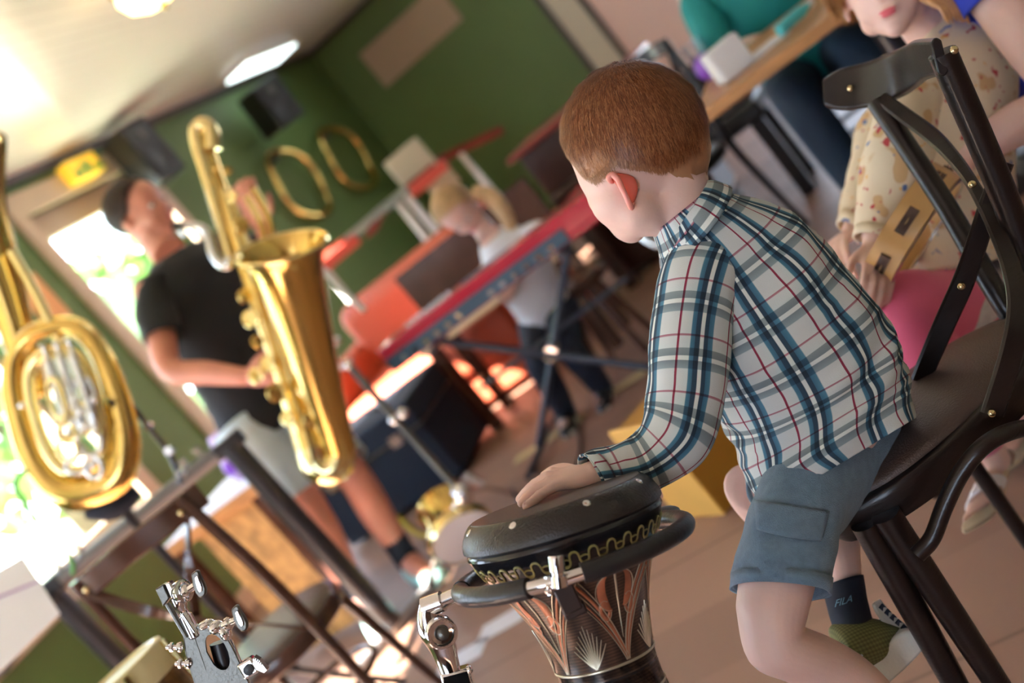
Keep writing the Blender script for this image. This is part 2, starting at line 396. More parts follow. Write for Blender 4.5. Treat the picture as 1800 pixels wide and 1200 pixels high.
M['lampwarm'] = mat('warm_lamp_glass', (1.0, 0.75, 0.4), 0.3, emit=(1.0, 0.62, 0.26), est=5.0)
M['glowwhite'] = mat('cool_white_glow', (0.9, 1, 1), 0.3, emit=(0.85, 1.0, 1.0), est=3.0)
M['signyellow'] = mat('yellow_sign', (0.9, 0.6, 0.05), 0.4, emit=(1.0, 0.62, 0.05), est=0.5)
M['signgreen'] = mat('green_sign', (0.05, 0.4, 0.08), 0.4)
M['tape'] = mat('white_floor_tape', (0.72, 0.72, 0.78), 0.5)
M['gold'] = mat('antique_gold_paint', (0.36, 0.33, 0.13), 0.38, 0.35, bump=0.3, bscale=200)
M['copper'] = mat('copper_inlay', (0.46, 0.17, 0.09), 0.38, 0.45, var=0.2, vscale=60)
M['silverline'] = mat('engraved_silver', (0.55, 0.50, 0.38), 0.3, 0.7)
M['drumblack'] = mat('black_glossy_lacquer', (0.010, 0.010, 0.012), 0.16, bump=0.15, bscale=90)
M['drumrim'] = mat('textured_black_rim', (0.022, 0.018, 0.017), 0.24, bump=0.5, bscale=420)
M['drumhide'] = mat('brown_drum_head', (0.045, 0.028, 0.024), 0.36, bump=0.35, bscale=500)
M['drumbody'] = grid_mat('engraved_shell', (0.075, 0.05, 0.04), [(0, (0.5,)*3), (0.5, (1.3, 1.2, 1.1)), (1, (0.5,)*3)], [(0, (0.5,)*3), (0.5, (1.5, 1.35, 1.2)), (1, (0.5,)*3)], 0.03, 0.0035, 0.28, src='UV', metal=0.3)
B = (0.60, 0.65, 0.66)
M['plaid'] = grid_mat('plaid_cotton', (0.60, 0.64, 0.64),
    [(0, (0.42, 0.03, 0.09)), (0.035, (0.42, 0.03, 0.09)), (0.045, (1, 1, 1)), (0.22, (0.95, 1, 1)), (0.235, (0.10, 0.30, 0.45)), (0.30, (0.07, 0.22, 0.36)), (0.305, (0.03, 0.08, 0.14)), (0.385, (0.03, 0.08, 0.14)),
     (0.395, (1.15, 1.15, 1.12)), (0.455, (1.15, 1.15, 1.12)), (0.465, (0.03, 0.08, 0.14)), (0.535, (0.03, 0.08, 0.14)), (0.54, (0.07, 0.22, 0.36)), (0.63, (0.12, 0.34, 0.50)), (0.645, (1, 1, 1)), (0.985, (1, 1, 1))],
    [(0, (0.62, 0.25, 0.32)), (0.03, (0.62, 0.25, 0.32)), (0.045, (1, 1, 1)), (0.24, (0.95, 1, 1)), (0.25, (0.38, 0.45, 0.48)), (0.375, (0.32, 0.38, 0.42)),
     (0.385, (1.15, 1.15, 1.12)), (0.455, (1.15, 1.15, 1.12)), (0.465, (0.32, 0.38, 0.42)), (0.60, (0.42, 0.52, 0.58)), (0.615, (1, 1, 1)), (0.985, (1, 1, 1))],
    0.058, 0.066, 0.78, src='UV', bump=0.4, bscale=900)
M['tealshoe'] = mat('white_and_turquoise_shoe', (0.45, 0.85, 0.85), 0.4)
M['bluesteel'] = mat('blue_black_tube', (0.02, 0.035, 0.07), 0.28, coat=.4)
M['cabinetdark'] = mat('dark_mahogany', (0.045, 0.018, 0.012), 0.3, coat=.3)
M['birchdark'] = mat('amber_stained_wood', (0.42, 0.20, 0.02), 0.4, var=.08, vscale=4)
def floral():
    m = bpy.data.materials.new('floral_cotton'); m.use_nodes = True; n = m.node_tree.nodes; l = m.node_tree.links; b = n['Principled BSDF']; b.inputs['Roughness'].default_value = .8
    t = n.new('ShaderNodeTexCoord'); cur = None
    for i, (sc, lo, col, off) in enumerate(((22, .60, (.62, .42, .22), 0), (55, .66, (.50, .06, .07), 3), (48, .70, (.10, .18, .42), 9), (75, .72, (.75, .45, .12), 15))):
        mp = n.new('ShaderNodeMapping'); mp.inputs['Location'].default_value = (off, off*.7, off*.3); l.new(t.outputs['Object'], mp.inputs[0])
        nz = n.new('ShaderNodeTexNoise'); nz.inputs['Scale'].default_value = sc; nz.inputs['Detail'].default_value = 1; l.new(mp.outputs[0], nz.inputs[0])
        r = ramp(n, [(0, (0, 0, 0)), (lo, (0, 0, 0)), (lo+.03, (1, 1, 1))], 'LINEAR'); l.new(nz.outputs[0], r.inputs[0])
        x = n.new('ShaderNodeMix'); x.data_type = 'RGBA'; l.new(r.outputs[0], x.inputs['Factor']); x.inputs['B'].default_value = (*col, 1)
        if cur is None: x.inputs['A'].default_value = (.76, .66, .50, 1)
        else: l.new(cur, x.inputs['A'])
        cur = x.outputs['Result']
    l.new(cur, b.inputs['Base Color']); return m
M['floral'] = floral()
M['royal'] = mat('royal_blue_knit', (0.03, 0.06, 0.55), 0.8, bump=.8, bscale=300)
# ------------------------------------------------------------------ the room
XL, YB, H = -4.0, 9.2, 2.44
XR, YF = 3.2, -3.2
struct(MB().bx((XL-.2, YF, -.1), (XR, YB+.2, 0)).build('floor', M['floor'], smooth=False))
struct(MB().bx((XL-.2, YF, H), (XR, YB+.2, H+.12)).build('ceiling', M['ceil'], smooth=False))
def wall_with_holes(name, axis, pos, lo, hi, holes, m, t=0.2):
    """axis 'x': wall plane x=pos running along y; axis 'y': plane y=pos running along x; holes (a0,a1,z0,z1)"""
    mb = MB()
    def seg(a0, a1, z0, z1):
        if a1-a0 < 1e-4 or z1-z0 < 1e-4: return
        if axis == 'x': mb.bx((min(pos, pos-t), a0, z0), (max(pos, pos-t), a1, z1))
        else: mb.bx((a0, pos, z0), (a1, pos+t, z1))
    cur = lo
    for a0, a1, z0, z1 in sorted(holes):
        seg(cur, a0, 0, H); seg(a0, a1, 0, z0); seg(a0, a1, z1, H); cur = a1
    seg(cur, hi, 0, H); return struct(mb.build(name, m, smooth=False))
WIN = [(-2.5, -0.5, .75, 2.2), (0.0, 1.9, .75, 2.2), (2.35, 4.22, .75, 2.16), (4.96, 6.0, .55, 2.22)]  # first two, out of view, are added to let in more daylight
wall_with_holes('wall_left', 'x', XL, YF, YB, WIN, M['green'])
wall_with_holes('wall_back', 'y', YB, XL-.2, XR, [(-1.22, 0.2, .35, 2.2)], M['green'])
wall_with_holes('wall_right', 'x', XR+.2, YF, YB, [], M['cream'])
struct(MB().bx((XL-.2, YF-.2, 0), (-1.6, YF, H)).bx((-.2, YF-.2, 0), (XR+.2, YF, H)).bx((-1.6, YF-.2, 0), (1.0, YF, .8)).bx((-1.6, YF-.2, 2.2), (1.0, YF, H)).build('wall_front', M['walnutb'], smooth=False))  # unseen dark wall with an opening, added to cut glare on the metals
for k, (a0, a1, z0, z1) in enumerate(WIN):
    fr = struct(thing('window_%d' % (k+1), 'window with a wide beige casing in the green left wall', 'window', (XL, (a0+a1)/2, z0)))
    del fr['category']; del fr['label']
    c = .10
    mb = MB(); mb.bx((XL-.03, a0-c, z1), (XL+.03, a1+c, z1+c+.03)); mb.bx((XL-.03, a0-c, z0-c), (XL+.035, a1+c, z0))
    mb.bx((XL-.03, a0-c, z0), (XL+.03, a0, z1)); mb.bx((XL-.03, a1, z0), (XL+.03, a1+c, z1)); mb.build('casing', M['casing'], fr, smooth=False, bevel=.004)
    mb = MB(); f = .05
    for q in ((a0, a0+f, z0, z1), (a1-f, a1, z0, z1), (a0, a1, z0, z0+f), (a0, a1, z1-.14, z1)): mb.bx((XL-.12, q[0], q[2]), (XL-.06, q[1], q[3]))
    mid = (a0+a1)/2
    if a1-a0 > 1.5: mb.bx((XL-.12, mid-.03, z0), (XL-.06, mid+.03, z1))
    mb.build('sash', M['casing'], fr, smooth=False)
    MB().bx((XL-.092, a0+f, z0+f), (XL-.088, a1-f, z1-.14)).build('pane', M['glass'], fr, smooth=False)
# far right part of the back wall: door casing, pink wall, white window
mb = MB(); mb.bx((-2.20, YB-.05, 0), (-2.15, YB, H)); mb.bx((-1.93, YB-.05, 0), (-1.88, YB, H)); struct(mb.build('trim_1', M['darktrim'], smooth=False))
struct(MB().bx((-2.15, YB-.03, 0), (-1.93, YB, H)).build('trim_2', M['cream'], smooth=False))
struct(MB().bx((-1.88, YB-.012, 0), (-1.32, YB, H)).build('trim_3', M['pinkwall'], smooth=False))
mb = MB()
for q in ((-1.32, -1.22, .35, 2.2), (0.2, .30, .35, 2.2)): mb.bx((q[0], YB-.03, q[2]), (q[1], YB, q[3]))
mb.bx((-1.32, YB-.04, .25), (.3, YB, .35)); mb.bx((-1.32, YB-.03, 2.2), (.3, YB, 2.3))
wf = struct(mb.build('window_5', M['whitecloth'], smooth=False))
MB().bx((-1.22, YB+.09, .35), (.2, YB+.094, 2.2)).build('pane', M['glass'], wf, smooth=False)
# dark line under the ceiling and skirting
struct(MB().bx((XL, YF, H-.045), (XL+.03, YB, H)).build('trim_4', M['darktrim'], smooth=False))
struct(MB().bx((XL+.03, YB-.03, H-.045), (-2.2, YB, H)).build('trim_5', M['darktrim'], smooth=False))
struct(MB().bx((XL, YF, 0), (XL+.02, YB, .1)).build('baseboard_left', M['casing'], smooth=False))
struct(MB().bx((XL+.02, YB-.02, 0), (-2.2, YB, .1)).build('baseboard_back', M['casing'], smooth=False))

# ------------------------------------------------------------------ garden outside
struct(MB().bx((-30, -20, -.5), (XL-.25, 30, -.12)).build('ground_lawn', M['lawn'], smooth=False))
struct(MB().bx((-3.9, YB+.3, -.5), (12, 30, -.12)).build('ground_terrace', M['patio'], smooth=False))
def tree(x, y, h, r, label):
    t = thing('garden_tree', label, 'tree', (x, y, -.12), 'trees outside the windows')
    MB().tube([(x, y, -.12), (x+.1, y, h*.35), (x, y+.1, h*.6)], [.14, .1, .06], seg=8, sub=3).build('trunk', M['bark'], t)
    rr = random.Random(int(x*7+y*13)); mb = MB()
    for k in range(420):
        v = Vector((rr.gauss(0, 1), rr.gauss(0, 1), rr.gauss(0, 1))).normalized()*r*(.45+.6*rr.random()); c = Vector((x, y, h*.62))+Vector((v.x, v.y, v.z*1.15))
        a = Vector((rr.gauss(0, 1), rr.gauss(0, 1), rr.gauss(0, 1))).normalized(); b = a.cross(Vector((rr.gauss(0, 1), rr.gauss(0, 1), rr.gauss(0, 1)))).normalized(); s_ = .22
        mb.add([c-a*s_, c-b*s_*.6, c+a*s_, c+b*s_*.6], [(0, 1, 2, 3)])
    mb.build('foliage', M['leaf'], t, smooth=False)
tree(-9.0, 8.6, 3.6, 1.3, 'leafy green tree seen through the window behind the saxophone player')
tree(-8.2, 10.8, 2.6, 1.1, 'lower bushy tree beside the leafy one outside the window')
tree(-9.5, 4.6, 2.4, 1.2, 'garden tree outside the window behind the tuba')
tree(-7.5, .12, 8.2, .66, 'added tall slim tree out of view, its crown blocking part of the sun')  # unseen tree, added so its crown breaks the sun into patches

# ------------------------------------------------------------------ lamps, sign, things on the walls
c = G(285, 5, H-.19)
t = thing('ceiling_lamp', 'round warm-glowing glass bowl lamp with brass fittings hanging from the white ceiling', 'lamp', (c[0], c[1], H))
MB().lathe([(-.19, .0), (-.185, .07), (-.15, .125), (-.10, .145), (-.07, .13), (-.06, .10)], (c[0], c[1], H), (0, 0, 1), 32).build('lamp_shade', M['lampwarm'], t)
MB().lathe([(-.075, .137), (-.055, .150), (-.04, .137), (-.06, .12)], (c[0], c[1], H), (0, 0, 1), 32, closed=True).build('brass_band', M['brass'], t)
MB().lathe([(-.06, .03), (-.03, .05), (0, .09)], (c[0], c[1], H), (0, 0, 1), 24).build('mounting', M['brass'], t)
MB().ell((c[0], c[1], H-.20), .018).build('finial', M['brass'], t)
t = thing('ceiling_strip', 'slim cool-white glowing strip on the ceiling near the room corner', 'light', (-3.72, 7.75, H))  # glowing strip standing for a long white patch on the ceiling
MB().bx((-3.83, 7.35, H-.035), (-3.61, 8.2, H-.02)).build('glow_face', M['glowwhite'], t, smooth=False)
MB().bx((-3.86, 7.31, H-.02), (-3.58, 8.24, H)).build('housing', M['cream'], t, smooth=False)
t = thing('exit_sign', 'yellow lit emergency sign with green marks above the window', 'sign', (-3.93, 5.45, 2.28))
MB().bx((-3.97, 5.38, 2.25), (-3.89, 5.66, 2.37)).build('housing', M['signyellow'], t, smooth=False, bevel=.006)
for a, b, z0, z1 in ((5.40, 5.46, 2.26, 2.30), (5.49, 5.54, 2.26, 2.33), (5.58, 5.65, 2.26, 2.29)): MB().bx((-3.889, a, z0), (-3.883, b, z1)).build('pictogram', M['signgreen'], t, smooth=False)
def loudspeaker(c, sz, ax, label):
    t = thing('loudspeaker', label, 'loudspeaker', c)
    MB().box(c, sz, ax).build('cabinet', M['black'], t, smooth=False, bevel=.012)
    f = np.array(c)+np.array(nv(ax[0]))*(sz[0]/2+.003)
    MB().lathe([(0, sz[1]*.34), (.006, sz[1]*.36), (.004, sz[1]*.2), (.0, .0)], f-np.array(nv(ax[2]))*sz[2]*.18, ax[0], 24).build('woofer', M['rubber'], t)
    MB().lathe([(0, .03), (.008, .028), (.004, .0)], f+np.array(nv(ax[2]))*sz[2]*.26, ax[0], 16).build('tweeter', M['satin'], t)
    MB().bar(np.array(c)-np.array(nv(ax[0]))*sz[0]*.4, np.array(c)-np.array(nv(ax[0]))*(sz[0]*.5+.10), .03, .03).build('bracket', M['satin'], t, smooth=False)
loudspeaker((-3.74, 7.45, 2.10), (.24, .26, .34), ((.9, -.43, -.1), (.43, .9, 0), (.09, -.05, 1)), 'black loudspeaker bracketed high on the green wall above the brass rings')
loudspeaker((-3.78, 5.86, 2.18), (.20, .24, .38), ((1, -.2, 0), (.2, 1, 0), (0, 0, 1)), 'tall black loudspeaker above the head of the saxophone player')
# board on the back wall
tag(MB().bx((-3.66, YB-.03, 1.80), (-2.76, YB-.006, 2.15)).build('wall_board', M['poster'], smooth=False, bevel=.004), 'long plain tan board on the dark green back wall', 'board')
# two brass rings on the left wall
for (px, py), lab in (((526, 322), 'tall oval brass ring on the green wall, the one nearer the saxophone'), ((612, 278), 'tall oval brass ring on the green wall, the one nearer the room corner')):
    c = WX(px, py, -3.93); t = thing('brass_ring', lab, 'ring', c, 'brass rings on the green wall')
    pts = [(c[0]+.02*math.sin(3*a), c[1]+.30*math.cos(a), c[2]+.285*math.sin(a)) for a in np.linspace(0, 2*PI, 28)[:-1]]
    MB().tube(pts, .026, seg=12, closed=True, sub=2).build('ring_tube', M['brass'], t)
    MB().bx((XL, c[1]-.03, c[2]+.22), (c[0], c[1]+.03, c[2]+.30)).build('mount', M['satin'], t, smooth=False)
# paper on the green strip between the windows
c = WX(95, 512, -3.98)
tag(MB().bx((XL+.002, c[1]-.19, c[2]-.14), (XL+.008, c[1]+.0, c[2]+.14)).build('pinned_notice', mat('orange_card', (.85, .42, .18), .6), smooth=False), 'orange card pinned to the green wall between the windows, above the tuba', 'card')
# white tape marks on the floor
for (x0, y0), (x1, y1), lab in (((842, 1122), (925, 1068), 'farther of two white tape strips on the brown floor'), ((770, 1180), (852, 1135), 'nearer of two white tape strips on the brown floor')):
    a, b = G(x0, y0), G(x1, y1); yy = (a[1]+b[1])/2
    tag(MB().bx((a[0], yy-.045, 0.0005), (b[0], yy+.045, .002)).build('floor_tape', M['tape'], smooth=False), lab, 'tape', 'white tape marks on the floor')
# ------------------------------------------------------------------ tools for people
from mathutils.bvhtree import BVHTree
def head_frame(f, u):
    f = nv(f); s = nv(np.cross(u, f)); u = np.cross(f, s); return f, s, u
def head_pieces(mb, c, f, u, Hh, ears=True, child=True):
    f, s, u = head_frame(f, u); c = np.asarray(c, float)
    def e(a, b, k, r, tilt=None): mb.ell(c+(f*a+s*b+u*k)*Hh, np.array(r)*Hh, (f, s, u), 24, 16)
    e(-.05, 0, .13, (.44, .365, .37)); e(.10, 0, -.06, (.29, .29, .36))
    e(.17, 0, -.30, (.16, .19, .13)); e(.24, 0, -.375, (.105, .11, .085))
    for q in (-1, 1):
        e(.21, q*.14, -.15, (.125, .13, .14)); e(.02, q*.20, -.24, (.16, .10, .12)); e(.27, q*.13, .07, (.085, .12, .05))
        if ears:
            e(-.03, q*.375, -.04, (.07, .03, .125)); e(-.05, q*.40, .0, (.045, .02, .09))
    e(.35, 0, .0, (.05, .045, .10)); e(.395, 0, -.08, (.055, .05, .05)); e(.37, 0, -.215, (.035, .085, .022)); e(.355, 0, -.25, (.04, .075, .024))
    return f, s, u
def face_parts(root, c, f, u, Hh, eyes=True):
    f, s, u = head_frame(f, u); c = np.asarray(c, float)
    for q in (-1, 1):
        o = MB().ell(c+(f*.325+s*q*.135-u*.0)*Hh, np.array((.05, .055, .035))*Hh, (f, s, u), 16, 10).build('eye', M['eye'], root)
        MB().ell(c+(f*.362+s*q*.135-u*.0)*Hh, np.array((.016, .026, .026))*Hh, (f, s, u), 12, 8).build('iris', M['iris'], o)
    MB().ell(c+(f*.385-u*.222)*Hh, np.array((.03, .075, .014))*Hh, (f, s, u), 16, 8).ell(c+(f*.375-u*.247)*Hh, np.array((.03, .06, .016))*Hh, (f, s, u), 16, 8).build('lips', M['lip'], root)
def limb(mb, pts, rad, seg=16, sub=4, flat=1.0): mb.tube(pts, rad, seg=seg, sub=sub, flat=flat)
def finger(mb, pts, r): mb.tube(pts, [r*1.05, r, r*.95, r*.8], seg=10, sub=3); mb.ell(pts[-1], r*.82)
def hand(mb, w, dirv, up, L, curl=.3, side=1, spread=1.0):
    """open hand from the wrist w along dirv, back of the hand facing up"""
    d = nv(dirv); s = nv(np.cross(up, d))*side; u = nv(np.cross(d, s))*side; w = np.asarray(w, float)
    mb.loft([np.concatenate([w+d*L*t, s*a*L, u*b*L]) for t, a, b in ((0, .15, .10), (.2, .20, .10), (.42, .22, .085), (.5, .20, .06))], seg=14, sub=3)
    for k, (o, ln) in enumerate(((-.16, .40), (-.055, .46), (.05, .43), (.15, .34))):
        b = w+d*L*.45+s*o*L; dd = nv(d+s*o*.6*spread); pts = [b, b+dd*ln*.4*L-u*curl*.05*L, b+dd*ln*.72*L-u*curl*.22*L, b+dd*ln*(1-.12*curl)*L-u*curl*.45*L]
        finger(mb, pts, .052*L)
    b = w+d*L*.15-s*.14*L; finger(mb, [b, b+d*.15*L-s*.14*L-u*.03*L, b+d*.30*L-s*.20*L-u*.08*L, b+d*.42*L-s*.21*L-u*.12*L], .058*L)

def hair_on(root, body, c, f, u, Hh, m, el_lim, thick, whorl, nstr, slen, name='hair', seed=1, width=.0007, front=0.0, lift=.35):
    """a fitted cap of hair with thousands of strands over the skull of a body mesh"""
    f, s, u = head_frame(f, u); c = np.asarray(c, float)+u*.08*Hh; off = np.array(origin_of(root))
    bvh = BVHTree.FromObject(body, bpy.context.evaluated_depsgraph_get()) if False else BVHTree.FromPolygons([tuple(v.co) for v in body.data.vertices], [tuple(p.vertices) for p in body.data.polygons])
    azs, els = zip(*el_lim)
    def lim(az):
        az = (az+180) % 360-180
        return np.interp(az if azs[0] < 0 else abs(az), azs, els)
    def dirn(az, el):
        a = math.radians(az); e = math.radians(el); return f*math.cos(a)*math.cos(e)+s*math.sin(a)*math.cos(e)+u*math.sin(e)
    cache = {}
    def surf(d):
        h, n, _, _ = bvh.ray_cast(Vector(tuple(c-off+d*Hh*1.1)), Vector(tuple(-d)))
        if h is None or np.linalg.norm(np.array(h)+off-c) > .66*Hh: return c+d*Hh*.40, d
        return np.array(h)+off, np.array(n)
    mb = MB(); NA, NE = 72, 22; vs = []
    for j in range(NE+1):
        for i in range(NA):
            az = -180+360*i/NA; l = lim(az); el = l+(90-l)*(j/NE)**.9; d = dirn(az, el); p, n = surf(d)
            k = min(1, (el-l)/28); t = thick*(.12+.88*k**.7)*(1+.10*noise.noise(Vector(tuple(p*60)))) if j else -.004
            vs.append(p+d*t)
    fs = [(j*NA+i, j*NA+(i+1) % NA, (j+1)*NA+(i+1) % NA, (j+1)*NA+i) for j in range(NE) for i in range(NA)]
    uvf = []
    for j in range(NE):
        for i in range(NA):
            q = lambda ii, jj: (.38+.25*noise.noise(Vector((ii%NA*.9, jj*.9, 1))), min(1, jj/NE*1.6)); uvf.append((q(i, j), q(i+1, j), q(i+1, j+1), q(i, j+1)))
    mb.add(vs, fs, uvf); rr = random.Random(seed)
    wd = dirn(*whorl)
    V = []; F = []; UV = []
    for _ in range(nstr):
        z = rr.uniform(-.7, 1); az = rr.uniform(-180, 180); el = math.degrees(math.asin(z)); l = lim(az)
        if el < l-1.5*rr.random(): continue
        d = dirn(az, el); p, n = surf(d); k = min(1, max(0, (el-l)/35)); t = thick*(.1+.85*k**.7)
        fl = d-wd; fl = fl-n*np.dot(fl, n); q = np.linalg.norm(fl)
        fl = fl/q if q > 1e-3 else s
        fl = nv(fl-u*.55+s*rr.gauss(0, .16)+f*rr.gauss(0, .16)+f*front*max(0, math.cos(math.radians(az)))); fl = nv(fl-n*np.dot(fl, n))
        L = slen*(.35+.65*k)*(.7+.6*rr.random()); sd = nv(np.cross(fl, n)); w_ = width*(.6+.8*rr.random())
        p0 = p+d*(t-.002); p1 = p0+fl*L*.5+n*L*lift*.6*(.3+rr.random()*.7); p2 = p0+fl*L+n*L*lift*.5*rr.random()
        b = len(V); V += [p0-sd*w_, p0+sd*w_, p1+sd*w_*.8, p1-sd*w_*.8, p2]; F += [(b, b+1, b+2, b+3), (b+3, b+2, b+4)]; q = (rr.random(), k); UV += [(q,)*4, (q,)*3]
    mb.add(V, F, UV)
    return mb.build(name, m, root, ang=180)

def wrinkle(amp, fu=1.0, fv=1.0, seed=0.0, gather=None):
    def g(t, v, L, R):
        x = math.cos(t)*R*fu*14; y = math.sin(t)*R*fu*14; z = L*fv*14+seed
        a = noise.noise(Vector((x, y, z+.8*noise.noise(Vector((x*.5, y*.5, z*.6))))))
        b = 1-abs(noise.noise(Vector((x*.9+5, y*.9, z*1.7+3*math.sin(t)*.3))))*2.4
        k = 1.0 if gather is None else gather(t, v)
        return amp*k*(a*1.1+b*.55-.25)
    return g
def cyl_between(a, b, r): return MB().tube([a, b], r)
# ------------------------------------------------------------------ the goblet drum's axis (the boy's hand rests on its head)
DT = P(976, 879, 1.28); DA = nv(IX*.30+IY*.954-FW*.05)
def onhead(x, y, h):
    r = ray(x, y); n = -DA; t = np.dot(DT+n*h-CAM, n)/np.dot(r, n); return CAM+r*t

# ------------------------------------------------------------------ the boy
BH = .188
bf = -R0*math.cos(math.radians(54))+Fh*math.sin(math.radians(54))-ZZ*.16; bu = ZZ+R0*.02
bc = P(1121, 268, 1.43)
boy = thing('person', 'ginger boy in a blue plaid shirt leaning forward to tap the goblet drum', 'person', G(1530, 800, .46))
mb = MB(); bfr = head_pieces(mb, bc, bf, bu, BH, ears=False)
f_, s_, u_ = bfr
PX = 1.42/FPX
for x, y, d, r, t in ((1114, 240, 1.42, 121, .080), (1178, 272, 1.42, 66, .055), (1186, 318, 1.42, 60, .050), (1078, 298, 1.415, 66, .060), (1086, 352, 1.41, 50, .045), (1072, 345, 1.44, 42, .045), (1118, 372, 1.40, 44, .04), (1103, 392, 1.425, 34, .034), (1110, 400, 1.44, 30, .03), (1140, 385, 1.40, 32, .03)):
    mb.ell(P(x, y, d), (r*PX, r*PX, t), (IX, IY, FW), 24, 16)
# neck and trunk inside the shirt
nb = P(1210, 395, 1.415)
mb.loft([np.concatenate([q, a, b]) for q, a, b in ((P(1178, 330, 1.415), s_*.045, f_*.044), (P(1196, 366, 1.415), s_*.043, f_*.043), (nb, s_*.053, f_*.053))], seg=20, sub=4)
mb.loft(rings3([RG(1205, 385, 1.415, 50, .05, (.77, -.63)), RG(1258, 430, 1.42, 82, .062, (.77, -.63)), RG(1310, 500, 1.43, 122, .078, (.79, -.6)), RG(1372, 590, 1.44, 135, .085, (.82, -.55)), RG(1420, 680, 1.45, 138, .088, (.86, -.5)), RG(1450, 760, 1.445, 108, .07, (.85, -.53))]), seg=24)
# left arm into the hand
mb.loft(rings3([RG(1240, 470, 1.385, 45, .035), RG(1222, 560, 1.365, 42, .034), RG(1210, 680, 1.345, 38, .031), RG(1190, 762, 1.33, 36, .030), RG(1120, 815, 1.335, 31, .026), RG(1060, 829, 1.325, 25, .021), RG(1034, 836, 1.320, 24, .018)]), seg=18)
W_ = P(1030, 836, 1.315)
kn = [P(972, 831, 1.333), P(964, 838, 1.320), P(965, 848, 1.306), P(971, 857, 1.292)]
pip = [P(950, 845, 1.342), P(941, 851, 1.326), P(942, 860, 1.302), P(949, 870, 1.282)]
dip = [P(936, 857, 1.352), P(926, 864, 1.332), P(928, 872, 1.298), P(936, 881, 1.270)]
tips = [P(922, 870, 1.362), P(914, 877, 1.340), P(917, 884, 1.294), P(925, 889.5, 1.256)]
mid = lambda a, b, t=.5, h=0: a*(1-t)+b*t-DA*h
sv = nv(kn[3]-kn[0])
mb.loft([np.concatenate([q, sv*a, -DA*b]) for q, a, b in ((P(1052, 829, 1.320), .016, .014), (W_, .018, .013), (mid(W_, (kn[1]+kn[2])/2, .4), .022, .011), (mid(W_, (kn[1]+kn[2])/2, .85)+DA*.002, .023, .008))], seg=16, sub=4)
for k in range(4):
    r = (.0066, .0068, .0066, .0060)[k]
    mb.tube([kn[k], pip[k], dip[k], tips[k]], [r*1.1, r, r*.95, r*.85], seg=12, sub=4); mb.ell(tips[k], r*.85); mb.ell(kn[k], r*1.15); mb.ell(pip[k], r*1.08)
    mb.tube([mid(W_, kn[k], .45), kn[k]], [.007, r*1.1], seg=10)
tb = [P(1010, 828, 1.335), P(990, 824, 1.352), P(972, 828, 1.362), P(958, 836, 1.367)]; finger(mb, tb, .0078)
# right arm hanging on the far side, resting on his knee
mb.loft([np.concatenate([q, nv(Fh)*r, nv(R0)*r]) for q, r in ((P(1330, 470, 1.56), .036), (P(1290, 560, 1.60), .034), (P(1230, 640, 1.62), .030), (P(1190, 720, 1.60), .024), (P(1180, 760, 1.58), .018))], seg=16)
hand(mb, P(1180, 760, 1.58), P(1150, 800, 1.56)-P(1180, 760, 1.58), ZZ, .12, .6)
# left thigh, knee and shin; right thigh, knee and shin
mb.loft(rings3([RG(1470, 800, 1.43, 105, .08, (.9, -.4)), RG(1420, 880, 1.39, 82, .066, (.98, -.2)), RG(1378, 975, 1.35, 70, .052, (1, 0)), RG(1362, 1045, 1.33, 66, .046, (1, .02)), RG(1354, 1095, 1.32, 58, .042, (.98, .2)), RG(1362, 1130, 1.32, 56, .042, (.80, -.6)), RG(1400, 1150, 1.33, 50, .040, (.5, -.85)), RG(1450, 1172, 1.35, 51, .038, (.45, -.88)), RG(1510, 1212, 1.37, 50, .036, (.55, -.84)), RG(1590, 1290, 1.40, 40, .028), RG(1660, 1370, 1.43, 28, .022), RG(1690, 1405, 1.44, 26, .022)]), seg=26)
mb.loft(rings3([RG(1440, 790, 1.50, 80, .065, (.7, -.7)), RG(1370, 840, 1.54, 62, .055, (.6, -.8)), RG(1330, 862, 1.56, 46, .046, (.5, -.85)), RG(1335, 885, 1.57, 44, .042, (.4, -.9)), RG(1400, 925, 1.56, 42, .040, (.7, -.7)), RG(1465, 955, 1.53, 40, .036, (.94, -.3)), RG(1478, 990, 1.52, 35, .032, (.97, -.25)), RG(1486, 1040, 1.51, 29, .026), RG(1500, 1100, 1.50, 27, .024)]), seg=20)
body = remeshed(mb, 'body', M['skin'], boy, .0021, 3, soft=[(P(1110, 320, 1.42), .125, 60), (P(1190, 350, 1.42), .06, 60)])
for k in range(4):
    MB().ell(tips[k]+nv(tips[k]-dip[k])*.001-DA*.0045, (.0035, .0042, .0012), (nv(tips[k]-dip[k]), sv, -DA), 12, 6).build('fingernail', M['nail'], boy)
# ear seen from behind
ed = 1.352
mb = MB(); mb.loft(rings3([RG(1073, 309, ed+.012, 3, .003, (.9, -.5)), RG(1083, 310, ed+.006, 10, .005, (.87, -.5)), RG(1098, 318, ed+.008, 16, .006, (.87, -.5)), RG(1106, 331, ed+.010, 16, .006, (.9, -.4)), RG(1109, 345, ed+.010, 11, .006, (.95, -.3)), RG(1110, 357, ed+.008, 5, .005, (1, -.2)), RG(1111, 365, ed+.006, 3, .003, (1, -.2))]), seg=20, sub=5)
ear = mb.build('ear', M['ear'], boy)
MB().tube([P(x, y, ed+dd) for x, y, dd in ((1078, 320, .010), (1073, 318, .004), (1070, 312, 0), (1076, 307, -.002), (1086, 315, -.004), (1092, 328, -.005), (1100, 344, -.004), (1106, 358, -.002), (1110, 365, .002), (1114, 357, .006))], [.002, .0032, .0038, .0038, .0038, .0036, .0034, .0036, .0034, .002], seg=10, sub=4).build('ear_rim', M['earrim'], ear)
face_parts(boy, bc, bf, bu, BH)
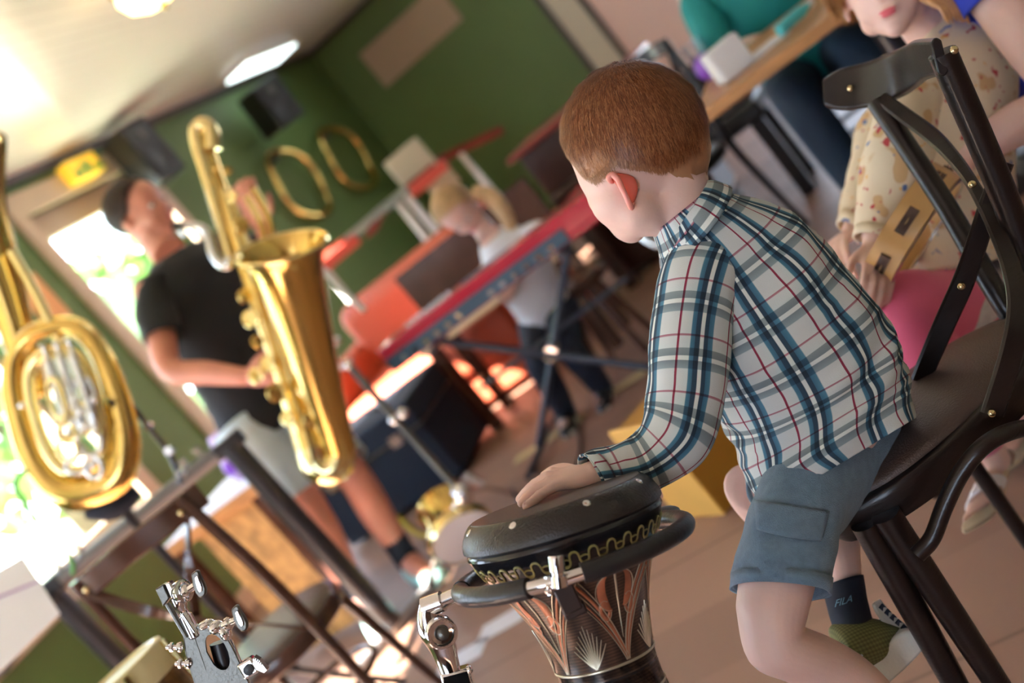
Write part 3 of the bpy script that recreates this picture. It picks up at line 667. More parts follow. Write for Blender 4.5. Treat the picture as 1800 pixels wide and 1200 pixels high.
hair_on(boy, body, P(1116, 250, 1.425), bf, bu, BH, M['hair'], [(-180, -74), (-120, -70), (-95, -30), (-70, 0), (-40, 28), (0, 30), (54, 27), (66, 15), (78, 0), (88, -12), (98, -13), (110, -14), (118, -26), (126, -38), (140, -58), (160, -70), (180, -74)], .0075, (-138, 48), 70000, .017, seed=3, width=.00042, front=.3)
# brow over the visible eye
# plaid shirt: yoke and back, sleeve, collar
wr_ = wrinkle(.0072, 1.0, 1.1, 3.0, lambda t, v: .30+1.15*v)
def wr(t, v, L, R): return wr_(t, v, L, R)+.0030*math.sin(L*70+5*math.sin(t*1.0+.6)+2.2*noise.noise(Vector((L*9, t, 2))))*min(1, max(0, v-.25)*1.8)*(.4+.6*abs(noise.noise(Vector((L*6, t*1.3, 7)))))*1.6
mb = MB(); mb.loft(rings3([RG(1196, 372, 1.415, 60, .058, (.77, -.63)), RG(1224, 395, 1.415, 82, .066, (.77, -.63)), RG(1258, 428, 1.418, 112, .076, (.78, -.62)), RG(1305, 492, 1.43, 148, .090, (.79, -.6)), RG(1370, 585, 1.44, 163, .104, (.82, -.55)), RG(1412, 655, 1.45, 165, .110, (.86, -.5)), RG(1440, 722, 1.45, 162, .112, (.87, -.5)), RG(1456, 786, 1.44, 156, .108, (.845, -.54)), RG(1476, 812, 1.435, 138, .106, (.86, -.51))]), seg=110, sub=14, sq=2.15, cap=False, wr=wr)
shirt = mb.build('shirt', M['plaid'], boy, solid=.0022, ang=180)
wr2 = wrinkle(.0046, 1.3, .9, 11.0, lambda t, v: .35+1.3*max(0, v-.25))
def wrc(t, v, L, R): return wr2(t, v, L, R)+.0032*math.sin(L*150+2*math.sin(t))*max(0, v-.72)*2.2
mb = MB(); mb.loft(rings3([RG(1252, 436, 1.40, 66, .050, (.92, .38)), RG(1232, 490, 1.385, 72, .052, (.97, .2)), RG(1218, 560, 1.368, 69, .050), RG(1210, 640, 1.352, 70, .049), RG(1203, 708, 1.342, 68, .048, (.98, .17)), RG(1185, 768, 1.332, 63, .045, (.80, .6)), RG(1135, 812, 1.335, 51, .040, (.42, .9)), RG(1085, 828, 1.328, 45, .033, (.3, .95)), RG(1052, 834, 1.322, 40, .028, (.42, .9)), RG(1041, 836, 1.320, 38, .026, (.44, .9))]), seg=84, sub=12, cap=False, wr=wrc)
sleeve = mb.build('sleeve', M['plaid'], shirt, solid=.002, ang=180)
mb = MB(); mb.loft(rings3([RG(1060, 833, 1.323, 42, .030, (.42, .9)), RG(1041, 836, 1.318, 41, .028, (.45, .89))]), seg=64, sub=6, cap=False); mb.build('cuff', M['plaid'], shirt, solid=.003, ang=180)
mb = MB(); mb.loft([np.concatenate([q, nv(Fh)*r, nv(R0)*r]) for q, r in ((P(1340, 440, 1.53), .05), (P(1310, 520, 1.58), .05), (P(1240, 640, 1.62), .044), (P(1200, 700, 1.61), .036))], seg=40, sub=8, cap=False, wr=wrinkle(.003)); mb.build('sleeve', M['plaid'], shirt, solid=.002, ang=180)
# collar band standing round the neck
mb = MB()
mb.loft(rings3([RG(1213, 392, 1.413, 76, .068, (.60, -.80)), RG(1206, 382, 1.413, 72, .065, (.56, -.83)), RG(1203, 377, 1.413, 69, .063, (.56, -.83)), RG(1210, 381, 1.413, 76, .070, (.57, -.82)), RG(1226, 396, 1.415, 86, .079, (.60, -.80))]), seg=64, sub=6, cap=False)
mb.build('collar', M['plaid'], shirt, solid=.0018, ang=180)
# linen shorts with a flapped pocket
wr3 = wrinkle(.0038, 1.2, 1.2, 23.0)
mb = MB(); mb.loft(rings3([RG(1490, 762, 1.46, 104, .074, (.86, -.5)), RG(1476, 806, 1.45, 112, .080, (.9, -.42)), RG(1436, 858, 1.415, 107, .082, (.96, -.28)), RG(1394, 930, 1.37, 86, .070, (1, -.1)), RG(1379, 985, 1.35, 83, .063, (1, .03)), RG(1372, 1036, 1.335, 82, .059, (.99, .12))]), seg=72, sub=10, sq=2.1, cap=False, wr=wr3)
shorts = mb.build('shorts', M['denim'], boy, solid=.003, ang=180)
mb = MB(); mb.loft(rings3([RG(1375, 1014, 1.340, 84.5, .0620, (.99, .10)), RG(1372, 1038, 1.3345, 84, .0612, (.99, .12))]), seg=72, sub=4, sq=2.1, cap=False, wr=wr3); mb.build('hem', M['denim'], shorts, solid=.003, ang=180)
mb = MB(); mb.loft(rings3([RG(1460, 770, 1.50, 90, .07, (.7, -.7)), RG(1400, 822, 1.535, 74, .064, (.6, -.8)), RG(1360, 846, 1.55, 60, .056, (.5, -.85))]), seg=48, sub=6, cap=False, wr=wr3); mb.build('leg_cloth', M['denim'], shorts, solid=.003, ang=180)
bv = BVHTree.FromPolygons([tuple(v.co) for v in shorts.data.vertices], [tuple(p.vertices) for p in shorts.data.polygons]); off = np.array(origin_of(boy))
def onshorts(x, y, lift):
    r = nv(ray(x, y)); h = bv.ray_cast(Vector(tuple(CAM-off)), Vector(tuple(r)))[0]
    return (np.array(h)+off if h is not None else P(x, y, 1.30))-r*lift
grid = []; NU, NV = 16, 8
tl, tr, bl, br = (1326, 878), (1458, 898), (1330, 930), (1444, 950)
for j in range(NV+1):
    for i in range(NU+1):
        a, b = i/NU, j/NV; x = (tl[0]*(1-a)+tr[0]*a)*(1-b)+(bl[0]*(1-a)+br[0]*a)*b; y = (tl[1]*(1-a)+tr[1]*a)*(1-b)+(bl[1]*(1-a)+br[1]*a)*b
        grid.append(onshorts(x, y+(4*math.sin(a*PI) if j == NV else 0), .0030+.002*b))
MB().add(grid, [(j*(NU+1)+i, j*(NU+1)+i+1, (j+1)*(NU+1)+i+1, (j+1)*(NU+1)+i) for j in range(NV) for i in range(NU)]).build('pocket_flap', M['denim'], shorts, solid=.0022, ang=180)
# sock and shoe on the dangling right foot
mb = MB(); mb.loft(rings3([RG(1482, 1022, 1.510, 37, .031, (.96, -.28)), RG(1489, 1058, 1.500, 36, .030, (.97, -.22)), RG(1498, 1095, 1.49, 35, .029), RG(1508, 1130, 1.48, 34, .030)]), seg=36, sub=6, wr=wrinkle(.0008, 2, 2)); sock = mb.build('sock', M['navycloth'], boy, ang=180)
tx = bpy.data.curves.new('lettering', 'FONT'); tx.body = 'FILA'; tx.size = .026; tx.extrude = .0006; tx.align_x = 'CENTER'; tx.shear = .0
to = bpy.data.objects.new('tmp', tx); COL.objects.link(to); me = bpy.data.meshes.new_from_object(to.evaluated_get(bpy.context.evaluated_depsgraph_get())); bpy.data.objects.remove(to)
bs = BVHTree.FromPolygons([tuple(v.co) for v in sock.data.vertices], [tuple(p.vertices) for p in sock.data.polygons]); V = []; last = P(1480, 1055, 1.47)
for v in me.vertices:
    q = v.co.x/.026; x = 1482+q*17+v.co.y/.026*5; y = 1062-q*5.5-v.co.y/.026*19
    r = nv(ray(x, y)); h_ = bs.ray_cast(Vector(tuple(CAM-off)), Vector(tuple(r)))[0]
    if h_ is not None: last = np.array(h_)+off-r*.0012
    V.append(last-r*abs(v.co.z))
MB().add(V, [tuple(p.vertices) for p in me.polygons]).build('lettering', M['lightblue'], sock, smooth=False)
def shoe(root, heel, toe, up, sc=1.0, side=1, hs=1.0):
    d = nv(np.array(toe)-np.array(heel)); L = np.linalg.norm(np.array(toe)-np.array(heel)); s = nv(np.cross(up, d)); u = np.cross(d, s); h = np.array(heel)
    rg = [(.02, .10, .10, .30), (.08, .15, .19, .30), (.22, .17, .24, .22), (.40, .165, .20, .155), (.60, .19, .14, .115), (.78, .20, .115, .095), (.92, .155, .085, .075), (.99, .07, .045, .05)]
    mb = MB(); mb.loft([np.concatenate([h+d*L*t+u*L*(.07+hh*.75*hs), s*w_*L, u*hh*L*.95*hs]) for t, w_, _, hh in [(a, b, c_, c_*.9) for a, b, c_, e in rg]], seg=32, sub=6, sq=2.3)
    up_ = mb.build('shoe', M['olive'], root, ang=180)
    mb = MB(); vs = [(t, w_*1.10) for t, w_, _, _ in rg]; o1 = [h+d*L*(t*1.03-.015)+s*w_*L for t, w_ in vs]; o2 = [h+d*L*(t*1.03-.015)-s*w_*L for t, w_ in vs][::-1]
    ol = catmull(np.array(o1+o2+o1[:1]), 4)[:-1]; mb.prism(ol-u*L*.045, u*L*.135); mb.build('sole', M['rubberwhite'], up_, bevel=.004*sc, ang=50)
    mb = MB(); mb.ell(h+d*L*.90+u*L*.06, (L*.13, L*.165, L*.10), (d, s, u)); mb.build('toe_cap', M['rubberwhite'], up_)
    mb = MB(); mb.strap([h+d*L*t+u*L*z*hs for t, z in ((.30, .44), (.40, .385), (.54, .31), (.68, .235), (.78, .20))], s, [L*.13, L*.13, L*.12, L*.11, L*.09], .004); tg = mb.build('tongue', M['rubberwhite'], up_)
    mb = MB()
    for k in range(6):
        t = .38+.065*k; z = .415-.21*(k/5)
        for q in (-1, 1): mb.tube([h+d*L*(t-.02)+s*q*L*.075+u*L*(z*hs-.005), h+d*L*(t+.02)+u*L*(z*hs+.014)], .0022, seg=8)
    mb.build('laces', M['navycloth'], up_)
    return up_, h, d, s, u, L
mb = MB(); nn = (.50, .86)
mb.loft(rings3([RG(1474, 1142, 1.475, 22, .020, nn), RG(1486, 1139, 1.475, 42, .032, nn), RG(1512, 1130, 1.48, 47, .036, nn), RG(1540, 1122, 1.49, 43, .036, nn), RG(1566, 1120, 1.50, 33, .036, nn), RG(1590, 1124, 1.505, 22, .033, nn), RG(1608, 1130, 1.51, 12, .024, nn)]), seg=40, sub=6, sq=2.3)
su = mb.build('shoe', M['olive'], boy, ang=180)
ol = catmull(np.array([(1524, 1200), (1534, 1168), (1556, 1137), (1580, 1115), (1602, 1108), (1620, 1116), (1629, 1130), (1616, 1152), (1590, 1178), (1562, 1203), (1540, 1222), (1524, 1200), (1534, 1168)], float), 4)[:-5]
MB().prism([P(x, y, 1.452) for x, y in ol], FW*.085).build('sole', M['rubberwhite'], su, bevel=.006, ang=50)
tg = [(1540, 1058), (1550, 1074), (1566, 1092), (1584, 1106), (1600, 1114)]
MB().strap([P(x, y, 1.475) for x, y in tg], [nv(IX*.75-IY*.55+FW*.3)]*5, [.014, .017, .017, .016, .012], .006).build('tongue', M['rubberwhite'], su)
mb = MB()
for k in range(5):
    x, y = 1551+9.5*k, 1066+9*k; mb.prism([P(x+a, y+b, 1.466) for a, b in ((-5, 3), (1, -5), (7, 1), (2, 1), (1, 8))], FW*.004)
mb.build('laces', M['navycloth'], su, smooth=False)
for tri in (((1484, 1134), (1492, 1138), (1500, 1152), (1489, 1146)), ((1504, 1156), (1517, 1151), (1517, 1166))):
    MB().prism([P(x, y, 1.438) for x, y in tri], FW*.008).build('chevron_mark', M['whitecloth'], su, smooth=False)
# left foot below the frame
shoe(boy, P(1668, 1420, 1.44), P(1790, 1450, 1.44), nv(-IY*.9+IX*.3-FW*.1))
# ------------------------------------------------------------------ the boy's bentwood chair
SZ = .46
ch = thing('cross_back_chair', 'dark bentwood cross-back chair with brown leather seat under the boy', 'chair', (-.26, 1.42, 0))
out = [(-.445, 1.33), (-.42, 1.284), (-.365, 1.276), (-.32, 1.281), (-.26, 1.303), (-.20, 1.338), (-.14, 1.385), (-.095, 1.44), (-.085, 1.50), (-.11, 1.545), (-.16, 1.566), (-.22, 1.569), (-.29, 1.556), (-.36, 1.525), (-.42, 1.47), (-.442, 1.40)]
oc = catmull(np.array(out+out[:3]), 5)[5:-5]; oc = oc[:-1] if np.linalg.norm(oc[0]-oc[-1]) < 1e-6 else oc; oc = catmull(np.array([out[-1]]+out+out[:2]), 5)[5:-6]
cen = oc.mean(0)
def rim(scale, z): return [np.array([*(cen+(p-cen)*scale), z]) for p in oc]
def skinring(levels):
    mb = MB(); n = len(oc); vs = []
    for sc, z in levels: vs += rim(sc, z)
    fs = [(i*n+k, i*n+(k+1) % n, (i+1)*n+(k+1) % n, (i+1)*n+k) for i in range(len(levels)-1) for k in range(n)]
    fs += [tuple(range(n))[::-1], tuple((len(levels)-1)*n+k for k in range(n))]
    return mb.add(vs, fs)
skinring([(.94, SZ-.046), (.975, SZ-.046), (.99, SZ-.040), (.995, SZ-.012), (.985, SZ-.003), (.96, SZ), (.90, SZ), (.88, SZ-.006)]).build('seat_frame', M['walnut'], ch, ang=50)
skinring([(.88, SZ-.02), (.89, SZ-.001), (.875, SZ+.005), (.84, SZ+.009), (.76, SZ+.013), (.60, SZ+.016), (.3, SZ+.018), (.05, SZ+.018)]).build('seat', M['leather'], ch, ang=60)
pn_top, pf_top = P(1656, 92, 1.31), P(1541, 178, 1.65)
pn_b, pf_b = np.array([-.088, 1.435, SZ-.02]), np.array([-.125, 1.552, SZ-.02])
for a, b, r in ((pn_top, pn_b, .0165), (pf_top, pf_b, .0150)):
    q = b+(b-a)*.06; ft = np.array([b[0]+.05, b[1], 0])
    MB().tube([a, a*.5+b*.5+np.array([.004, 0, 0]), b, b*.5+ft*.5+np.array([-.012, 0, 0]), ft], [r*1.0, r*1.0, r, r*.9, r*.75], seg=18, sub=6).build('back_leg', M['walnut'], ch)
def plumb(a, b, h):
    t0 = G(*a, h); best = None
    for t in np.linspace(1, 3.5, 400):
        g = G(a[0]+(b[0]-a[0])*t, a[1]+(b[1]-a[1])*t, 0); q = np.hypot(*(g-t0)[:2])
        if best is None or q < best[0]: best = (q, g)
    return t0, best[1]
for a_, b_ in (((1556, 903), (1752, 1200)), ((1521, 918), (1678, 1200))):
    (x, y, z), ft = plumb(a_, b_, SZ-.025)
    MB().tube([(x, y, z), ((x+ft[0])/2, (y+ft[1])/2, z/2), ft], [.0190, .0170, .013], seg=18, sub=5).build('front_leg', M['walnut'], ch)
# crest rail, crossing straps, braces
cp = [(1449, 163, 1.73), (1480, 158, 1.715), (1530, 148, 1.685), (1575, 132, 1.635), (1603, 116, 1.56), (1618, 106, 1.47), (1634, 102, 1.385), (1652, 100, 1.30)]
cw = nv(IX*.25+IY*.95)
MB().strap([P(*p) for p in cp], [cw]*8, [.042, .062, .066, .066, .060, .054, .048, .044], .012, 10).build('crest_rail', M['walnut'], ch, bevel=.002)
sa = [(1548, 172, 1.64), (1592, 204, 1.61), (1640, 240, 1.56), (1680, 282, 1.49), (1712, 328, 1.43), (1750, 400, 1.385), (1778, 470, 1.36), (1790, 540, 1.35), (1778, 620, 1.35), (1744, 728, 1.365)]
def wdirs(pp):
    o = []
    for i in range(len(pp)):
        a = pp[max(i-1, 0)]; b = pp[min(i+1, len(pp)-1)]; o.append(nv(IX*(b[1]-a[1])-IY*(b[0]-a[0])))
    return o
MB().strap([P(*p) for p in sa], wdirs(sa), [.020, .022, .022, .018, .016, .020, .024, .027, .029, .028], .008, 8).build('back_strap', M['walnut'], ch)
sb = [(1768, 285, 1.385), (1745, 340, 1.40), (1726, 400, 1.42), (1708, 455, 1.44), (1690, 503, 1.455), (1662, 565, 1.48), (1636, 625, 1.51), (1618, 668, 1.535)]
MB().strap([P(*p) for p in sb], wdirs(sb), [.020, .024, .026, .027, .028, .028, .027, .026], .008, 8).build('back_strap', M['walnut'], ch)
for x, y, d in ((1495, 155, 1.695), (1709, 324, 1.425), (1690, 503, 1.447), (1743, 726, 1.358), (1677, 88, 1.292)):
    MB().ell(P(x, y, d), (.0052, .0052, .004), (IX, IY, FW), 16, 8).build('rivet', M['rivet'], ch)
br = [(1612, 975, 1.365), (1638, 946, 1.36), (1660, 890, 1.35), (1690, 830, 1.34), (1730, 783, 1.33), (1780, 757, 1.34), (1850, 745, 1.40)]
MB().tube([P(*p) for p in br], .0105, seg=16, sub=6).build('brace', M['walnut'], ch)

# ------------------------------------------------------------------ goblet drum
dr = thing('goblet_drum', 'dark engraved goblet drum with gold scroll band, held in a black foam ring', 'drum', DT+DA*.30)
k = .00064/.985
E1 = nv(IX-DA*np.dot(IX, DA)); E2 = nv(np.cross(E1, DA)); E2 = E2 if np.dot(E2, FW) < 0 else -E2
prof = [(0, 0.5), (0, 146), (1, 152)]
MB().lathe([(s_*k, r*k) for s_, r in ((-5, .5), (-5, 146), (-4, 152), (2, 155))], DT, DA, 96).build('drum_head', M['drumhide'], dr)
MB().lathe([(s_*k, r*k) for s_, r in ((2, 150), (-3, 154), (0, 159), (8, 167), (18, 173), (28, 177.5), (36, 179), (41, 179), (44, 176), (45, 168))], DT, DA, 96, closed=True).build('rim', M['drumrim'], dr)
bp = np.array([(44, 172), (48, 175), (54, 176), (60, 172), (74, 166), (97, 154), (116, 143), (134, 131), (165, 116), (200, 103), (235, 94), (265, 89), (300, 87), (345, 89), (400, 98), (460, 118), (510, 140), (514, 138)], float)
def rad(s_): return np.interp(s_, bp[:, 0], bp[:, 1])
def surf(th, s_, lift=0.0): return DT+DA*s_*k+(E1*math.sin(th)+E2*math.cos(th))*(rad(s_)+lift/k)*k
def shell(s0, s1, n=30, seg=120):
    vs = []; uv = []; fs = []
    for i in range(n+1):
        s_ = s0+(s1-s0)*i/n
        for q in range(seg): vs.append(surf(2*PI*q/seg, s_))
    for i in range(n):
        for q in range(seg):
            q2 = (q+1) % seg; fs.append((i*seg+q, i*seg+q2, (i+1)*seg+q2, (i+1)*seg+q)); u0, u1 = q/seg*.6, (q+1)/seg*.6; v0, v1 = (s0+(s1-s0)*i/n)*k, (s0+(s1-s0)*(i+1)/n)*k; uv.append(((u0, v0), (u1, v0), (u1, v1), (u0, v1)))
    return MB().add(vs, fs, uv)
collar_ = shell(44, 120); collar_.build('band', M['drumblack'], dr)
bodyo = shell(118, 514, 60).build('shell', M['drumbody'], dr)
shell(283, 338, 8).build('waist_band', M['drumblack'], dr).scale = (1, 1, 1)
def ribbon(mb, path, wd, lift=.0008, th=.0009):
    """raised line of width wd along a (theta, s) path on the shell"""
    pts = np.array([surf(a, s_, lift) for a, s_ in path]); nr = np.array([nv(surf(a, s_, .01)-surf(a, s_, 0)) for a, s_ in path]); n = len(pts); vs = []
    for i in range(n):
        t = nv(pts[min(i+1, n-1)]-pts[max(i-1, 0)]); x = np.cross(t, nr[i]); w_ = wd[i] if hasattr(wd, '__len__') else wd
        vs += [pts[i]-x*w_/2, pts[i]-x*w_*.2+nr[i]*th, pts[i]+x*w_*.2+nr[i]*th, pts[i]+x*w_/2]
    return mb.add(vs, [(i*4+q, i*4+q+1, (i+1)*4+q+1, (i+1)*4+q) for i in range(n-1) for q in range(3)])
mb = MB(); N = 32
for c in range(N):
    path = []
    for i in range(25):
        t = i/24; a = t-.5*(-.13)*math.sin(4*PI*t); path.append(((c+a)*2*PI/N, 82-11.5*math.cos(2*PI*t)))
    ribbon(mb, path, .0026)
    mb2 = [((c+.5)*2*PI/N+.052*math.cos(a), 85.5+5.6*math.sin(a)) for a in np.linspace(-2.4, 3.6, 16)]; ribbon(mb, mb2, .0019)
mb.build('scroll_inlay', M['gold'], dr)
mb = MB()
for s_, w_ in ((120, .0016), (103, .0012), (281, .003), (340, .003)): ribbon(mb, [(2*PI*i/120, s_) for i in range(121)], w_)
NV_ = 5; th0 = .42
cm = MB()
for c in range(NV_):
    ap = th0+c*2*PI/NV_
    for sg in (-1, 1):
        top = ap+sg*.60
        def arm(off): return [(ap+sg*(.60*(1-t)**1.25)+sg*off*(1-t)*1.0+sg*off*.25, 124+(276-124)*t) for t in np.linspace(0, 1, 22)]
        ribbon(cm, arm(-.045), .0036, .0006); 
        for o in (-.105, .015): ribbon(mb, arm(o), .0014)
        ribbon(cm, arm(.075), .0018, .0006); ribbon(mb, arm(.13), .0010)
    # paisley pair
    for sg in (-1, 1):
        ps = [(ap+sg*(.10+.13*math.sin(t)*(1-.2*t/PI)), 158-30*math.cos(t)) for t in np.linspace(.15, PI, 14)]
        ribbon(cm, ps, [.010*math.sin((i+.8)/14.5*PI)+.001 for i in range(14)], .0006)
        ribbon(mb, [(a+sg*.075*math.sin(PI*i/13)+sg*.01, q) for i, (a, q) in enumerate(ps)], .0012, .0009)
        cu = [(ap+sg*(.21+.07*math.cos(t)), 186+13*math.sin(t)) for t in np.linspace(-2.2, 2.9, 16)]; ribbon(cm, cu, .0042, .0006); ribbon(mb, [(ap+sg*(.21+.095*math.cos(t)), 186+18*math.sin(t)) for t in np.linspace(-2.2, 2.9, 16)], .0011)
    ribbon(mb, [(ap+.02*math.sin(3*t), 130+t*108) for t in np.linspace(0, 1, 14)], [.0028*(1-i/15)+.0006 for i in range(14)])
    # leaf sprays between the chevrons, up from the waist
    bt = ap+PI/NV_
    for q in range(-5, 6):
        ribbon(mb, [(bt+q*.045*(t**.8)*1.3, 276-t*(78-abs(q)*8)) for t in np.linspace(0, 1, 7)], [.0024*(1-i/7.5)+.0004 for i in range(7)])
    # petals below the waist
    for q in range(-4, 5):
        ribbon(mb, [(ap+q*.09*(t**.8), 346+t*(60-abs(q)*6)) for t in np.linspace(0, 1, 7)], [.0034*(1-i/8)+.0004 for i in range(7)])
    for sg in (-1, 1): ribbon(cm, [(ap+sg*(.35+.12*math.sin(t)), 372-20*math.cos(t)) for t in np.linspace(0, PI, 12)], [.008*math.sin((i+.8)/12.6*PI)+.001 for i in range(12)], .0006)
mb.build('engraving', M['silverline'], dr); cm.build('copper_inlay', M['copper'], dr)
for c in range(8):
    a = 2*PI*c/8+.28; MB().lathe([(-.001, .0052), (.0012, .0048), (.0022, .003), (.0016, 0)], DT+DA*.0035+(E1*math.sin(a)+E2*math.cos(a))*161*k, -DA*.75+(E1*math.sin(a)+E2*math.cos(a))*.65, 16).build('screw', M['chrome'], dr)

# ------------------------------------------------------------------ drum stand with foam ring
CR = DT+DA*.0655; RR = .1316
st = thing('drum_stand', 'chrome drum stand whose black foam ring and toothed joint carry the goblet drum', 'stand', G(1010, 1330, 0))
def rp_(a, r=RR): return CR+(E1*math.sin(a)+E2*math.cos(a))*r
MB().tube([rp_(a) for a in np.linspace(.02, 2*PI-1.65+0, 40)], .0108, seg=18).build('foam_sleeve', M['rubber'], st)
MB().tube([rp_(a) for a in np.linspace(-1.65+.12, -.42, 16)], .0112, seg=18).build('foam_sleeve', M['rubber'], st)
MB().tube([rp_(a) for a in np.linspace(-.46, .06, 10)], .0078, seg=18).build('ring_tube', M['chrome'], st)
L1 = rp_(-1.53); L2 = P(752, 1068, 1.280)
MB().tube([L1, L1*.4+L2*.6, L2], .0085, seg=18).tube([L1*.45+L2*.55, L2-IX*.004], .0118, seg=20).build('elbow_tube', M['chrome'], st)
# cast joint with a round toothed dial
J = P(776, 1112, 1.265)
mb = MB(); mb.loft(rings3([RG(752, 1062, 1.280, 15, .012, (1, .1)), RG(753, 1085, 1.280, 20, .013, (1, -.1)), RG(764, 1110, 1.280, 27, .014, (1, -.2)), RG(778, 1135, 1.280, 24, .012, (1, -.3)), RG(786, 1160, 1.280, 20, .010, (1, -.3)), RG(797, 1195, 1.280, 17, .010, (1, -.3)), RG(803, 1215, 1.280, 16, .010)]), seg=28, sub=6, sq=2.6); mb.build('joint', M['chrome'], st)
fd = nv(-FW+IX*.25)
MB().lathe([(-.012, .0178), (.004, .0178), (.006, .0165), (.006, .0135), (.001, .0125), (.000, .004), (.004, .0035), (.0045, 0)], J, fd, 40).build('joint_dial', M['chrome'], st)
MB().ell(J+fd*.002, (.0085, .0085, .005), (E1, DA, fd)).build('dial_boss', M['satin'], st)
mb = MB()
for a in np.linspace(0, 2*PI, 25)[:-1]: mb.box(J+fd*.0055+(nv(np.cross(fd, ZZ))*math.cos(a)+nv(np.cross(fd, np.cross(fd, ZZ)))*math.sin(a))*.0150, (.0016, .0022, .0018), (nv(np.cross(fd, ZZ)), fd, np.cross(nv(np.cross(fd, ZZ)), fd)))
mb.build('dial_teeth', M['chrome'], st)
q0 = P(804, 1192, 1.280); MB().box(q0, (.034, .022, .022), (IX*.97-IY*.25, IY*.97+IX*.25, FW)).tube([P(822, 1170, 1.275), P(828, 1183, 1.270)], .004).build('height_clamp', M['chrome'], st, bevel=.003)
foot = G(1010, 1330, 0); base = np.array([q0[0], q0[1], .0])
MB().tube([q0, np.array([q0[0], q0[1], .12])], .0095, seg=16).build('pole', M['chrome'], st)
for a in (.9, .9+2.09, .9+4.19): MB().tube([(q0[0], q0[1], .30), (q0[0]+.16*math.cos(a), q0[1]+.16*math.sin(a), .012)], .007).build('tripod_leg', M['chrome'], st)
# holding claw on the chrome section
H0 = rp_(-.17)
MB().lathe([(-.028, .0), (-.028, .0075), (-.026, .0082), (-.012, .0082), (-.011, .0070), (-.008, .0070), (-.007, .0084), (.004, .0088), (.006, .006)], H0-FW*.010, nv(IY*.98+IX*.12), 24).build('claw_barrel', M['chrome'], st)
MB().tube([P(960, 1012, 1.147), P(968, 1045, 1.147)], .0032).box(P(966, 1022, 1.152), (.020, .008, .008), (nv(IX*.9-IY*.4), IY, FW)).lathe([(0, .005), (.003, .006), (.006, .0045), (.008, .006), (.011, .004)], P(966, 1024, 1.145), nv(IY), 12).build('tension_bolt', M['chrome'], st)
blk = P(996, 1046, 1.162); MB().box(blk, (.021, .036, .012), (nv(IX*.91-IY*.42), nv(IY*.91+IX*.42), FW)).box(P(1010, 1072, 1.165), (.024, .012, .016), (nv(IX*.91-IY*.42), nv(IY*.91+IX*.42), FW)).build('claw_block', mat('brown_cast_metal', (.045, .03, .027), .3, .3), st, bevel=.002)
MB().ell(P(1165, 905, 1.362), (.022, .010, .012), (E1, DA, FW)).build('ring_lug', mat('grey_rubber', (.16, .18, .20), .5), st)

# ------------------------------------------------------------------ chrome percussion clamp in the lower left corner
D0 = 1.31
pc = thing('percussion_clamp', 'chrome and grey percussion clamp with wing nuts in the lower left', 'clamp', G(520, 1420, 0))
ax1 = nv(IX*.44+IY*.90); ax2 = nv(IX*.90-IY*.44)
def holed(outline, hole, d, thick, m, name, hs=24):
    n = len(outline); o = catmull(np.array([outline[-1]]+outline+outline[:2], float), 3)[3:-4]
    # match outline and hole loops by angle
    hc = np.array(hole[0], float); a0 = hole[1:3]; th = hole[3]
    ang = [math.atan2(p[1]-hc[1], p[0]-hc[0]) for p in o]
    hp = [hc+np.array([math.cos(th)*a0[0]*math.cos(a-th)-math.sin(th)*a0[1]*math.sin(a-th), math.sin(th)*a0[0]*math.cos(a-th)+math.cos(th)*a0[1]*math.sin(a-th)]) for a in ang]
    F = [P(*p, d) for p in o]+[P(*p, d) for p in hp]; n = len(o); F2 = [q+FW*thick for q in F]; vs = F+F2; m2 = 2*n; fs = []
    for i in range(n):
        j = (i+1) % n; fs += [(i, j, n+j, n+i), (m2+i, m2+n+i, m2+n+j, m2+j), (i, m2+i, m2+j, j), (n+i, n+j, m2+n+j, m2+n+i)]
    return MB().add(vs, fs).build(name, m, pc, ang=30)
holed([(341, 1110), (352, 1100), (368, 1096), (380, 1098), (392, 1112), (408, 1140), (424, 1175), (436, 1215), (380, 1240), (362, 1175)], ((382, 1146), 34, 18, 1.12), D0, .004, M['satin'], 'plate')
MB().prism([P(*p, D0+.001) for p in ((321, 1119), (341, 1109), (384, 1232), (352, 1240), (325, 1150))], FW*.022).build('side_plate', M['satin'], pc, bevel=.002, smooth=False)
MB().tube([P(386, 1128, D0+.020), P(400, 1180, D0+.020)], .012, seg=20).build('inner_barrel', M['black'], pc)
MB().tube([P(385, 1097, D0+.012), P(408, 1138, D0+.012), P(438, 1215, D0+.012)], .0045, seg=12, sub=3).build('edge_rail', M['chrome'], pc)
MB().tube([P(294, 1060, D0), P(329, 1120, D0)], .0032, seg=14).build('rod', M['satin'], pc)
MB().prism([P(*p, D0-.004) for p in ((272, 1036), (287, 1026), (298, 1051), (286, 1067), (283, 1058))], FW*.016).build('end_cap', M['satin'], pc, bevel=.0015, smooth=False)
MB().prism([P(*p, D0-.003) for p in ((288, 1026), (298, 1022), (312, 1049), (300, 1053))], FW*.014).build('end_bracket', M['chrome'], pc, bevel=.002, smooth=False)
MB().lathe([(-.004, .012), (0, .0135), (.006, .0135), (.008, .010), (.008, .006)], P(318, 1040, D0+.006), nv(ax2-FW*.6), 28).build('hinge_disc', M['chrome'], pc)
MB().lathe([(0, .004), (.002, .0075), (.014, .0080), (.018, .0055), (.024, .0055), (.026, .0078), (.052, .0080), (.054, .0060)], P(309, 1046, D0+.004), ax1, 28).build('barrel', M['chrome'], pc)
MB().tube([P(322, 1078, D0), P(343, 1110, D0)], .0042, seg=14).build('barrel_pin', M['chrome'], pc)
